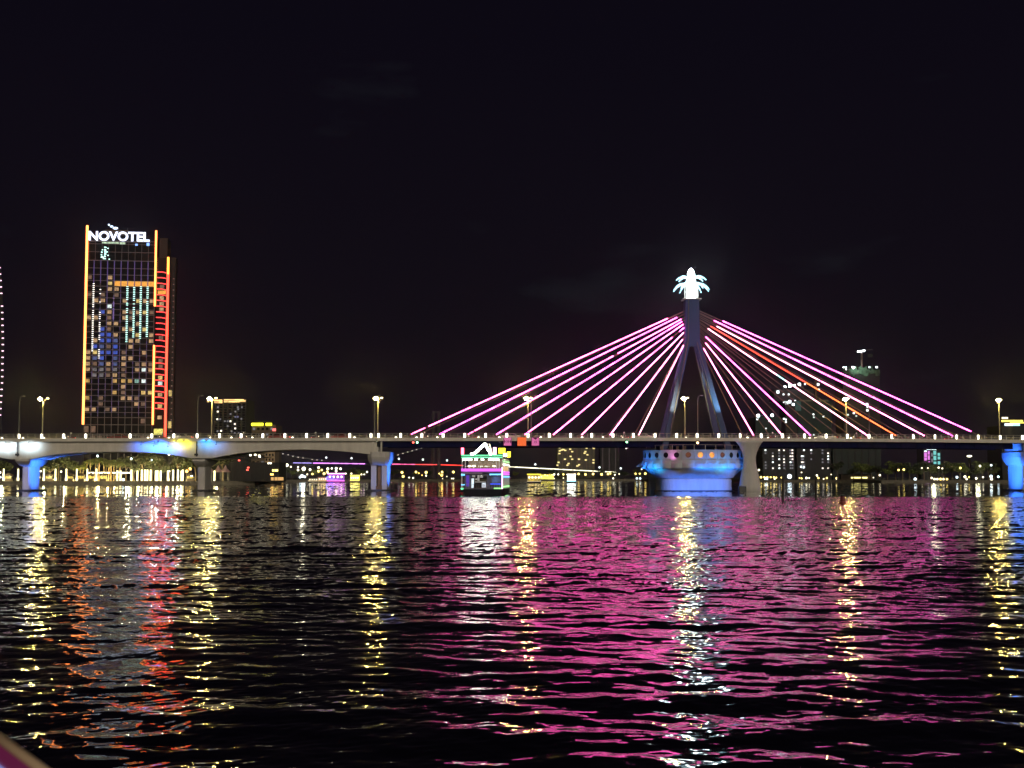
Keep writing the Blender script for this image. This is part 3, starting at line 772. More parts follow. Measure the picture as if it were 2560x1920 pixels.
def rider():
    bm = bpy.data.meshes.new('person')
    V = [(-.15,0,.80),(-.10,0,1.05),(-.04,0,1.30),(-.02,0,1.42),(.01,0,1.58),(-.03,.19,1.33),(.16,.24,1.12),(.42,.28,1.06),(-.03,-.19,1.33),(.16,-.24,1.12),(.42,-.28,1.06),(.18,.12,.80),(.22,.13,.42),(.34,.13,.36),(.18,-.12,.80),(.22,-.13,.42),(.34,-.13,.36)]
    E = [(0,1),(1,2),(2,3),(3,4),(2,5),(5,6),(6,7),(2,8),(8,9),(9,10),(0,11),(11,12),(12,13),(0,14),(14,15),(15,16)]
    bm.from_pydata(V, E, []); bm.materials.append(M['cloth'])
    o = put('person', bm)
    rad = [.15,.15,.16,.07,.11,.07,.05,.04,.07,.05,.04,.09,.06,.05,.09,.06,.05]
    md = o.modifiers.new('skin', 'SKIN')
    for i, rr in enumerate(rad): bm.skin_vertices[0].data[i].radius = (rr, rr)
    bm.skin_vertices[0].data[0].use_root = True
    md2 = o.modifiers.new('sub', 'SUBSURF'); md2.levels = 1; md2.render_levels = 1
    h = MB(); h.sphere((.02,0,1.64), .15, 10, 6); h.build('helmet', M['white'], o, True)
    return o
sp, rp = scooter(), rider()
first = True
for px, lb in ((180,'left of the lit wash on the first arch'),(408,'left of the pale car above the yellow wash'),(610,'right of the hotel block'),(790,'over the second arch of the approach'),(1062,'between the two outermost left stays'),(1180,'above the lit boat'),(1560,'left of the pylon'),(1930,'right of the pylon'),(2140,'near the red stay'),(2370,'near the right end of the stays')):
    o = sp if first else copy_tree(sp); q = rp if first else copy_tree(rp); first = False
    X = wx(px, 251.8); L = (X, 251.8, 10.465+cam_z(X)); rz = 0 if px % 4 else PI
    for w in (o, q): w.location = L; w.rotation_euler[2] = rz
    tag(o, 'motor scooter with a rider '+lb, 'motor scooter', 'scooters crossing the bridge'); tag(q, 'helmeted rider on the scooter '+lb, 'person', 'scooter riders on the bridge')

# ------------------------------------------------------------------ tall hotel tower
def hotel():
    Yt = 640.0; x0 = wx(209, Yt); W = 35.6; rz = R(6.5)
    r = empty('hotel_tower', (x0, Yt, 0), rz, 'tall glass hotel tower with orange edge lights and a white rooftop sign', 'hotel')
    s = Yt/F
    def z(py): return wz(py, Yt)
    top = z(585); dep = 38.0
    MB().box(0, W, .45, dep, 1.3, z(655)).build('tower_core', M['glass'], r)
    MB().box(W+.4, W+4.6, 8, 20, z(640)+.02, z(584)).build('rear_core', M['greywall'], r)
    MB().box(.6, W-.6, 1.2, dep-2, z(655)+.01, top).build('crown_box', M['glass'], r)
    MB().box(W*.2, W*.55, 8, 18, top+.01, z(566)).build('plant_room', M['tanwall'], r)
    lines = [650.3,669.3,685.6,700.6,714.5,729,743.5,758,772.4,786.3,801.3,815,829.3,843.5,858.5,873.7,887.8,902.3,916.8,930.3,944.8,959.3,973.8,988.2,1002.3,1016.8,1030.7,1043.4,1061.5,1086,1104]
    bay = (W-.8)/10.0
    wm = {}
    cols = dict(D=None, T=((1,.60,.28),.42,.6), t=((1,.55,.32),.13,.6), Y=((1,.72,.22),.62,.5), A=((1,.60,.16),.45,.5), B=((.05,.16,1),.42,.5), b=((.20,.34,1),.20,.6), g=((.8,.75,.8),.14,.7), W=((.85,1,.95),.9,.4), O=((1,.42,.05),.95,.3), L=((.45,.95,.80),.35,.4))
    for k, v in cols.items():
        m = M['glass'] if v is None else emit('window_'+k, v[0], v[1], var=v[2], scale=.9, base=(.015,.015,.02))
        wm[k] = m
    rows = ['DDDDDDDDDD','DDDDDDDDDD','tDDTDDDDDD','DDDYOOOOOO','DDDTTDDDDD','tDtDtDDDDD','DTTDDTDYTT','DDDWDDDDDD','DDBTDTtTYt','TTDtDTtDDD','DDDTTDDTDD','DDBtDTTDYD','DDBBTDDYDT','DTBBbDTTDT','DBbtBDTDDD','TYBBBtDDTD','TbBDbTTDDD','TtbTbTDtTt','Tggtgt DTWT'.replace(' ',''),'DggtTtDDDD','ADDDAAALWD','DDDDDTDDDD','DDDDAtDDYY','ADtDDTTtDD','DDtDDDDTtD','TTDtTDDDDD','DDDDDDDDDD','DDDDDDDDtD','ttDDDDDDDD','DttDDDtDtt']
    memo = {}
    for i, rw in enumerate(rows):
        h = (lines[i+1]-lines[i])*s
        for j in range(10):
            ch = rw[j] if j < len(rw) else 'D'
            key = (ch, round(h, 1))
            if key not in memo:
                hh = h-.5
                if ch == 'O': hh = h-.2
                memo[key] = MB().cbox((0,0,0), bay-.45 if ch in 'DO' else bay*.60, .2 if ch in 'DO' else .3, hh if ch == 'D' or ch == 'O' else hh*.74, .03).mesh('window', wm[ch])
            put('window', memo[key], r, (.4+bay*(j+.5)+(0 if ch in 'DO' else bay*.12*(1 if j > 4 else -1)), .30, z((lines[i]+lines[i+1])/2) + (0 if ch == 'D' else .12*h*.3)))
    m = MB()
    for py in lines[:-1]: m.box(.3, W-.3, .0, .40, z(py)-.16, z(py)+.16)
    m.build('floor_bands', M['mull'], r); tag(r.children[-1], kind=None)
    for j in range(0, 11):
        x = .4+bay*j; MB().box(x-.13, x+.13, -.08, .42, 8, z(650.3)).build('mullion', M['mull'], r)
    # crown storeys
    m = MB()
    for py in (600, 608, 628, 649): m.box(.3, W-.3, .9, 1.19, z(py)-.12, z(py)+.12)
    for j in range(11): x = .7+(W-1.4)/10*j; m.box(x-.08, x+.08, .95, 1.18, z(655), z(602))
    m.build('crown_frame', M['mull'], r)
    # lights on the mullions
    def dots(name, j, pa, pb, step, mm, sz=.5, miss=0.0):
        q = MB(); p = pa
        while p < pb:
            if random.random() > miss: q.cbox((.4+bay*j, -.2, z(p)), sz, .12, .30)
            p += step
        if q.v: q.build(name, mm, r)
    lp_ = emit('facade_purple', (.28,.16,.9), .30); lc = emit('facade_cyan', (.55,1,.88), 2.6); lw = emit('facade_white', (1,.95,.82), 2.6); lv = emit('facade_violet', (.5,.3,1), .5)
    for j in range(1, 10):
        dots('led_string', j, 652, 704 if j < 5 else 712, 2.7, lp_)
        dots('led_string', j, 706, 1040, 3.2, lp_, .38, .45)
    dots('led_string', 1, 709, 880, 4.8, lw, .9, .2); dots('led_string', 2, 718, 895, 5.2, lw, .85, .35); dots('led_string', 4, 745, 800, 3.2, lv, .8, .2)
    for j, pb in ((6, 855), (7, 842), (8, 848), (9, 840)): dots('led_string', j, 715 if j != 7 else 712, pb, 4.6, lc, 1.0, .10)
    q = MB()
    for _ in range(26):
        t = random.random(); q.cbox((9.6+random.gauss(0,.9+1.6*t), .8, z(615+32*t)), .7, .1, .45)
    q.build('lobby_lights', lc, r)
    q = MB(); q.box(7.5, 16.5, .8, .88, z(607), z(602.5)); q.box(16.8, 19.5, .8, .88, z(608), z(601)); q.build('sign_underlight', emit('pale_green_glow', (.75,1,.7), .7, var=.4), r)
    q = MB(); q.cbox((25.3,.8,z(608.5)), 1.2,.1,1.0); q.cbox((31.3,.8,z(607)), 1.4,.1,1.6); q.build('blue_spots', emit('blue_spot', (.2,.4,1), 2.0), r)
    q = MB(); q.sphere((12.0, 2, z(563)), .9, 8, 5, 1, 1, .6); q.sphere((14.0, 2, z(567)), 1.1, 8, 5, 1.3, 1, .6); q.sphere((10.6,2,z(559)), .5); q.build('roof_lights', emit('roof_white', (.62,.78,1), 2.6, var=.5), r)
    q = MB(); q.tube((20,4,top),(20,4,z(564)),.15); q.tube((W+.5,6,top),(W+.5,6,z(584)),.2); q.build('roof_mast', M['mull'], r)
    # edge tubes
    eo = emit('edge_orange', (1,.25,.055), 6.0); er = emit('edge_red', (1,.055,.028), 5.0); er2 = emit('edge_red_bar', (1,.05,.05), 3.2)
    MB().tube((.0,-.25,z(1061)), (.0,-.25,z(564)), .60, n=8).build('edge_light', eo, r)
    MB().tube((W,-.25,z(763)), (W,-.25,z(573)), .48, n=8).build('edge_light', eo, r)
    MB().tube((W,-.25,z(1061)), (W,-.25,z(861)), .48, n=8).build('edge_light', eo, r)
    # lower wing on the right, its balconies edged in red
    MB().box(W+.3, W+7.4, 1.6, 9, 1.3, z(640)).build('side_wing', M['glass'], r)
    for k in range(25):
        zz = z(677 + 14.35*k); bb = MB()
        bb.path([(W+.5, 1.2, zz+.35), (W+3.2, 1.0, zz+.28), (W+5.2, 1.15, zz-.05), (W+5.9, 1.3, zz-.30)], .22, 6); bb.build('balcony_light', er2, r)
    MB().tube((W+6.3, 1.2, z(1110)), (W+6.3, 1.2, z(681)), .60, n=8).build('edge_light', er, r)
    MB().tube((W+6.3, 1.2, z(680.5)), (W+6.3, 1.2, z(638)), .55, n=8).build('edge_light', emit('edge_orange_b', (1,.33,.04), 5), r)
    MB().box(W+7.41, W+9.8, 4, 10, 1.3, z(636)).build('rear_wing', M['darkwall'], r)
    for k in range(28):
        MB().cbox((W+8.9, 3.9, z(690+14.3*k)), .7, .15, .4, .05).build('corner_light', emit('corner_dim', (1,.62,.6), .30) if k == 0 else bpy.data.materials['corner_dim'], r)
    for py, hh in ((980, 3.2), (1060, 3.6)): MB().cbox((W+8.2, 3.85, z(py)), 1.5, .2, hh, .1).build('stair_window', wm['Y'], r)
    for k, pw in ((3,'O'),(4,'T'),(5,'T'),(6,'T'),(2,'t'),(11,'t'),(15,'t'),(16,'t'),(18,'Y'),(19,'W'),(21,'T'),(23,'Y'),(25,'T')):
        py = 683.5+14.35*k
        MB().cbox((W+3.2, 1.5, z(py)), 4.2 if pw == 'O' else 2.2, .15, 1.9, .03).build('window', wm[pw], r)
    MB().box(W+.4, W+5.2, 1.3, 1.5, z(1086), z(1071)).build('window', emit('lobby_yellow', (1,.9,.18), .9, var=.4), r)
    o = text('NOVOTEL', 6.7, emit('sign_white', (.74,.80,1), 2.3), r, (W*.455, .35, z(590)), ext=.25, name='sign_letters', off=.20, xs=1.02)
    MB().box(1, W-3, .75, .85, z(603), z(601)).build('sign_rail', M['mull'], r)
hotel()

# curved slim tower at the left edge
def edge_tower():
    Y = 520.0; r = empty('curved_tower', (wx(-40, Y), Y, 0), 0, 'dark curved tower edge with a column of small pink lights at the left border', 'tower')
    m = MB(); rings = []
    for py, ex in ((1205, -6), (1050, 3), (950, 8), (850, 10.5), (760, 7.5), (668, 1), (600, -8)):
        X1 = at(ex, py, Y).x - r.location.x; zz = wz(py, Y)
        rings.append([(-14,0,zz),(X1,0,zz),(X1-7,14,zz),(-14,14,zz)])
    m.loft(rings); m.build('facade', M['darkwall'], r)
    em = emit('edge_dot_pink', (1,.62,.8), 2.5)
    for k in range(24):
        py = 669.5 + 16.0*k
        if k == 5: continue
        ex = np.interp(py, [600,668,760,850,950,1050], [-8,1,7.0,9.2,7.5,1.5])
        MB().cbox((at(ex-1.5, py, Y).x-r.location.x, -.2, wz(py, Y)), .9, .25, .42, .06).build('edge_light', em, r)
edge_tower()

# ------------------------------------------------------------------ other buildings
def block(name, px0, px1, pytop, Y, dep, wall, label, cat='building', rz=0, base=1.3):
    x0, x1 = wx(px0, Y), wx(px1, Y)
    r = empty(name, ((x0+x1)/2, Y, 0), rz, label, cat)
    w = (x1-x0)/2
    MB().box(-w, w, 0, dep, base, wz(pytop, Y)).build('wall', wall, r)
    r['w'] = w
    return r
def winat(r, px, py, wpx, hpx, m, Y, name='window'):
    s = Y/F; MB().box(-wpx*s/2, wpx*s/2, -.12, -.01, -hpx*s/2, hpx*s/2).build(name, m, r, loc=(wx(px, Y)-r.location.x, 0, wz(py, Y)))
wl = emit('window_white_small', (1,.88,.78), 1.6); wd = emit('window_dim', (.7,.7,.85), .22); wb = emit('window_bluish', (.35,.4,.8), .3)
Y = 700.0
h = block('cornice_block', 534, 616, 1001, Y, 22, M['darkwall'], 'dark mid-rise block with a glowing yellow cornice behind the bridge')
cg = emit('cornice_glow', (1,.62,.22), 1.5, var=.7, scale=.25)
s_ = Y/F
for a, b, p0, p1 in ((519,524,1000,1006),(527,557,999.5,1002),(537,557,1002,1008),(561,610,998.5,1001.5),(561,600,1003,1006),(600,615,1000,1005)):
    MB().box(wx(a,Y)-h.location.x, wx(b,Y)-h.location.x, -1.5, -.9, wz(p1,Y), wz(p0,Y)).build('cornice_light', cg, h)
MB().box(wx(518,Y)-h.location.x, wx(617,Y)-h.location.x, -.85, 22.5, wz(1001,Y)+.01, wz(998,Y)).build('roof_slab', M['greywall'], h)
for px, py, mm in ((545,1018,wd),(545,1029,wl),(544,1048,wl),(551,1048,wd),(563,1053,wd),(570,1053,wd),(577,1053,wl),(595,1018,wd),(605,1018,wd),(589,1029,wd),(596,1023,wd),(589,1042,wb),(595,1042,wb),(588,1060,wl),(589,1071,wl),(570,1065,wd),(577,1035,wd),(604,1047,wd),(545,1078,wd),(554,1077,wl),(588,1083,wd),(598,1083,wd),(580,1078,wd)):
    winat(h, px, py, 4.2, 4.2, mm, Y)
q = MB()
for i in range(7):
    for j in range(13):
        X = wx(541+11.5*i, Y)-h.location.x; zz = wz(1012+6.4*j, Y); q.box(X-.8, X+.8, -.008, .0-.001, zz-.45, zz+.45)
q.build('dark_windows', M['glass'], h); tag(h.children[-1], kind='stuff')

Y = 600.0
h = block('signed_block', 630, 690, 1062, Y, 16, M['tanwall'], 'tan corner building with two yellow roof signs and a red sign')
yw = emit('yellow_sign', (1,.92,.03), 3.2, var=.3, scale=.4)
for a, b in ((629.5,659.5),(665.5,681)): MB().cbox((wx((a+b)/2,Y)-h.location.x, -.5, wz(1061,Y)), (b-a)*Y/F, .5, 1.35, .2).build('roof_sign', yw, h)
MB().box(wx(640,Y)-h.location.x, wx(676,Y)-h.location.x, 3, 8, wz(1062,Y)+.01, wz(1052,Y)).build('stair_head', M['darkwall'], h)
MB().cbox((wx(687,Y)-h.location.x,-.5,wz(1074.5,Y)), 1.7,.3,1.3,.1).build('red_sign', emit('red_sign', (1,.16,.14), 2.0), h)
for rr_ in range(9):
    for c in range(5): winat(h, 636+11*c, 1072+14*rr_, 6, 6, M['glass'] if (rr_*5+c) % 4 else wd, Y)
Y = 640.0
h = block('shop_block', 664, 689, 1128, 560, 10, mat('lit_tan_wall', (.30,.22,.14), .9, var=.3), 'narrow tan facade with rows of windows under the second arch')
for rr_ in range(4):
    for c in range(3): winat(h, 668+8*c, 1137+12*rr_, 4, 6, M['glass'], 560)

# dark river pavilion with awning, left of the far boats
Y = 448.0
h = block('river_pavilion', 575, 700, 1156, Y, 14, M['darkwall'], 'long dark riverside hall with a low sloping roof under the second arch')
m = MB(); xa, xb = wx(545,Y)-h.location.x, wx(662,Y)-h.location.x
m.loft([[(xa,-2,wz(1150,Y)),(xa,14,wz(1146,Y)),(xa,14,wz(1144,Y)),(xa,-2,wz(1148,Y))],[(xb,-2,wz(1146,Y)),(xb,14,wz(1142,Y)),(xb,14,wz(1140,Y)),(xb,-2,wz(1144,Y))]]); m.build('roof', M['greywall'], h)
for i in range(10):
    X = wx(580+12*i, Y)-h.location.x; MB().box(X-.12, X+.12, -.25, -.02, 1.4, wz(1158,Y)).build('facade_post', M['greywall'], h)
for px, py in ((600,1151),(623,1169),(621,1175)): winat(h, px, py, 5, 3, EM['red'], Y, 'red_light')
for px, py in ((640,1138),(650,1140),(651,1144),(628,1139)): winat(h, px, py-1, 5, 4, EM['white'], Y, 'roof_light')
winat(h, 676, 1158, 9, 4, EM['white'], Y, 'wall_light'); winat(h, 690, 1176, 14, 5, EM['yellow'], Y, 'wall_light'); winat(h, 682, 1186, 8, 4, EM['amber'], Y, 'wall_light')
am = emit('awning_glow', (1,.55,.18), .8)
for px, w_ in ((688,16),(704,14)): winat(h, px, 1197, w_, 8, am, Y, 'lit_opening')
for i, px in enumerate((527, 548, 566)):
    t = empty('market_tent', (wx(px, 446), 446, 1.3), 0, ['pale pink peaked tent nearest the second pier','pale pink peaked tent in the middle of three','pale pink peaked tent beside the dark hall'][i], 'tent', 'pink tents on the bank')
    MB().lathe([(1.9,3.4),(1.7,3.7),(.7,4.7),(.1,5.9)], 8, (0,0,0), PI/8).build('canopy', mat('tent_cloth', (.45,.28,.26), .9), t)
    for a in range(4): MB().tube((1.5*math.cos(a*PI/2+.78),1.5*math.sin(a*PI/2+.78),0),(1.5*math.cos(a*PI/2+.78),1.5*math.sin(a*PI/2+.78),3.5),.06).build('post', M['steel'], t)

# lit tower behind the far bridge, and its dark neighbours
Y = 1500.0
h = block('apartment_tower', 1392, 1486, 1112, Y, 30, mat('dim_lit_wall', (.075,.065,.030), .9, var=.3, scale=.05), 'dim yellowish apartment tower seen below the deck right of the square signs')
q = MB(); q2 = MB()
for px in (1396,1406,1418,1428,1442,1454,1466,1474,1484):
    X = wx(px,Y)-h.location.x; q.box(X-.5, X+.5, -.6, -.02, 2, wz(1113,Y))
q.build('facade_fins', mat('fin_paint', (.16,.14,.08), .9), h)
for j in range(22):
    zz = wz(1115+3.2*j, Y); q2.box(-22, 22, -.3, -.01, zz-.25, zz+.25)
q2.build('floor_lines', M['mull'], h)
ww = emit('apt_window', (1,.80,.30), 1.3, var=.4)
for px, py in ((1399,1119),(1399,1127),(1408,1124),(1404,1125),(1413,1126),(1425,1118),(1434,1118),(1425,1123),(1430,1129),(1438,1116),(1398,1134),(1426,1141),(1412,1148),(1447,1148),(1447,1162),(1443,1165),(1393,1163),(1396,1156),(1463,1129),(1461,1133),(1466,1120),(1464,1150),(1483,1150),(1483,1157),(1484,1121),(1468,1137),(1430,1148),(1418,1163),(1421,1159)):
    MB().box(-1.3, 1.3, -.8, -.61, -.8, .8).build('window', ww, h, loc=(wx(px,Y)-h.location.x, 0, wz(py,Y)))
Y = 1600.0
h = block('unlit_tower', 1500, 1547, 1120, Y, 30, M['greywall'], 'barely visible unlit tower right of the dim yellow apartment tower')
for px in (1506, 1522, 1538): MB().box(wx(px,Y)-h.location.x-.5, wx(px,Y)-h.location.x+.5, -.6, 0, 2, wz(1120,Y)).build('facade_fin', M['mull'], h)

# construction towers on the right bank
def site(name, px0, px1, top, Y, label):
    r = block(name, px0, px1, top, Y, 24, M['greennet'], label, 'construction site')
    return r
fw = emit('site_flood', (.85,.96,1), 12); fws = emit('site_light', (.85,.95,.95), 2.2); fwd = emit('site_dim', (.75,.9,.85), 1.2)
Y = 850.0
s1 = site('netted_tower', 1993, 2078, 1003, Y, 'half built tower wrapped in green netting behind the right stays')
MB().box(wx(1963,Y)-s1.location.x, wx(1992,Y)-s1.location.x, 0, 20, 1.3, wz(1003,Y)).build('wing', M['darkwall'], s1)
MB().box(wx(1988,Y)-s1.location.x, wx(2002,Y)-s1.location.x, -.4, -.02, wz(1027,Y), wz(1002,Y)).build('teal_sheet', M['teal'], s1)
MB().box(wx(1940,Y)-s1.location.x, wx(2040,Y)-s1.location.x, 6, 24, wz(1002,Y), wz(972,Y)).build('upper_frame', M['darkwall'], s1)
for px, py, mm, sz in ((1963,967,fw,5),(1975,965,fw,6),(1986,964,fw,5),(1999,961,fw,6),(2013,960,fws,4),(2046,961,fws,6),(2048,974,fws,4),(1945,980,fws,7),(1959,986,fws,4),(1972,986,fws,4),(1960,1005,fws,4),(1974,1004,fw,6),(1983,1011,fw,5),(1967,1007,fwd,8),(1988,1002,fws,4)):
    winat(s1, px, py, sz, sz, mm, Y, 'flood_lamp')
for px, py, mm in ((2033,1036,fws),(2034,1043,fwd),(2058,1041,fws),(1959,1047,fws),(1964,1049,fws),(1964,1055,fws),(2033,1087,fwd)): winat(s1, px, py, 4, 4, mm, Y, 'work_light')
m = MB(); m.tube((wx(2044,Y)-s1.location.x, 4, wz(1003,Y)), (wx(2044,Y)-s1.location.x, 4, wz(950,Y)), .8, n=4); m.build('hoist_mast', mat('rust_mast', (.16,.09,.05), .8), s1)
MB().box(wx(1998,Y)-s1.location.x, wx(2070,Y)-s1.location.x, -1.2, 2, wz(1003.5,Y)+.02, wz(1001,Y)+.3).build('edge_platform', mat('pale_platform', (.14,.16,.11), .9), s1)
Y = 760.0
s2 = site('netted_block', 1888, 1952, 1042, Y, 'low building site with green netting and two floodlights behind the inner stays')
for px, py, mm, sz in ((1895,1039,fw,7),(1930,1038,fw,6),(1893,1048,fws,5),(1922,1053,fwd,4),(1914,1071,fwd,4)): winat(s2, px, py, sz, sz*.9, mm, Y, 'flood_lamp')
Y = 980.0
s3 = site('crowned_tower', 2108, 2200, 928, Y, 'tallest half built tower with bright floodlights and green netting on top')
s3.children[0].data.materials[0] = M['greywall']
s3.children[0].data.materials.clear(); s3.children[0].data.materials.append(M['darkwall'])
rg = MB()
for i in range(26):
    X0 = wx(2108+92*i/26, Y)-s3.location.x; hh = wz(920+random.uniform(-5,6), Y)
    rg.box(X0, X0+1.05, random.uniform(-1.4,-.8), -.2, wz(936+random.uniform(-4,6),Y), hh)
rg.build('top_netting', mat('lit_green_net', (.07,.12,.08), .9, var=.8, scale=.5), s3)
for px, py, mm, sz in ((2113,921,fw,9),(2134,920,fw,9),(2175,918,fws,5),(2193,918,fws,6),(2168,1010,fws,6),(2168,1018,fwd,5),(2168,1026,fws,6),(2134,1033,fws,5),(2119,1037,fwd,5),(2140,1040,fwd,4)): winat(s3, px, py, sz, sz*.8, mm, Y, 'flood_lamp')
spot('site_wash', (wx(2113,Y), Y-16, wz(915,Y)), (wx(2150,Y), Y, wz(926,Y)), (.75,1,.85), 26000, 50)
cranem = MB(); X = wx(2160,Y); cranem.tube((X,Y+4,wz(922,Y)),(X,Y+4,wz(876,Y)),.8,n=4)
cr_o = empty('tower_crane', (X, Y+4, wz(928,Y)), 0, 'dark tower crane with a row of three white lamps above the tallest site', 'crane')
cranem.v = [(v[0]-X, v[1]-Y-4, v[2]-wz(928,Y)) for v in cranem.v]; cranem.build('mast', mat('crane_paint', (.16,.10,.09), .8), cr_o)
q = MB(); q.path([(-6,0,wz(877,Y)-wz(928,Y)),(0,0,wz(875,Y)-wz(928,Y)),(9,0,wz(872,Y)-wz(928,Y))], .35, 4); q.build('jib', M['mull'], cr_o)
MB().box(4.5,8.5,-1,1,wz(892,Y)-wz(928,Y),wz(884,Y)-wz(928,Y)).build('cab', M['greywall'], cr_o)
for px, py in ((2151,878),(2158,877),(2165,875.5)): MB().cbox((wx(px,Y)-X,-.8,wz(py,Y)-wz(928,Y)),1.6,.4,1.4,.2).build('lamp', fw, cr_o)
# dark slabs seen under the deck on the right
Y = 720.0
for a, b, lb in ((1905, 1985, 'dark office block with columns of small white windows, left of the two posts'), (1990, 2075, 'dark office block with brightly lit stair windows between the two posts')):
    h = block('office_block', a, b, 1100 if a < 1950 else 1104, Y, 20, M['greywall'], lb)
    cs = (1912,1930,1946,1958,1974,1979) if a < 1950 else (2004,2008,2026,2054,2068)
    for c in cs:
        for j in range(8):
            if random.random() < .25: continue
            br = random.random()
            winat(h, c, 1118+7.5*j, 4 if c != 2004 else 7, 3.6, fws if br > .86 else (wl if br > .6 else wd), Y)
h = block('wide_block', 2080, 2200, 1120, 760.0, 20, mat('dark_teal_wall', (.025,.035,.033), .9), 'wide unlit building under the deck left of the coloured facade')
for i in range(7): MB().box(wx(2085+17*i,760)-h.location.x-.4, wx(2085+17*i,760)-h.location.x+.4, -.4, -.01, 2, wz(1120,760)).build('facade_fin', M['greywall'], h)
Y = 900.0
h = block('coloured_facade', 2306, 2350, 1120, Y, 15, M['darkwall'], 'small building with magenta and cyan lit facade panels near the right pier')
mg = emit('panel_magenta', (.75,.18,.75), 1.1); cyn = emit('panel_cyan', (.15,.62,.60), 1.0); cw = emit('panel_white', (.75,.95,1), 2.4)
for px, py, w_, h_, mm in ((2319,1122,10,5,cw),(2332,1122,13,5,cw),(2311,1128,6,3,cw),(2311,1137,7,12,mg),(2319,1132,5,9,mg),(2311,1150,7,12,mg),(2319,1144,5,11,mg),(2319,1155,5,4,mg),(2334,1132,7,10,cyn),(2334,1145,7,11,cyn),(2334,1157,7,6,cyn),(2344,1136,6,7,cyn),(2344,1145,6,7,cyn),(2344,1157,6,8,cyn),(2327,1137,4,9,wd),(2327,1151,4,9,wd)):
    winat(h, px, py, w_, h_, mm, Y, 'facade_panel')
Y = 640.0
h = block('signed_roof_block', 2502, 2640, 1064, Y, 20, M['greywall'], 'flat roofed building with yellow and white lit signs at the right edge')
sy = emit('sign_yellow_r', (1,.80,.12), 1.8, var=.3, scale=.3)
for px, py, w_, h_, mm in ((2511,1045,15,4,EM['soft']),(2529,1052.5,54,5,sy),(2545,1057,44,3,sy),(2520,1061.5,20,6,cw),(2539,1061.5,18,6,emit('sign_cyan_r', (.5,1,.95), 1.6))): winat(h, px, py, w_, h_, mm, Y, 'sign_panel')
Y = 700.0
h = empty('lit_chimney', (wx(2420,Y), Y, 1.3), 0, 'slender stone tower topped by a white lamp left of the right pier', 'tower')
MB().lathe([(1.1,0),(.8,9),(.9,12)], 8).build('shaft', M['tanwall'], h); MB().sphere((0,0,13.6), 1.1, 10, 6, 1.4,1,.5).build('lamp', EM['white'], h)

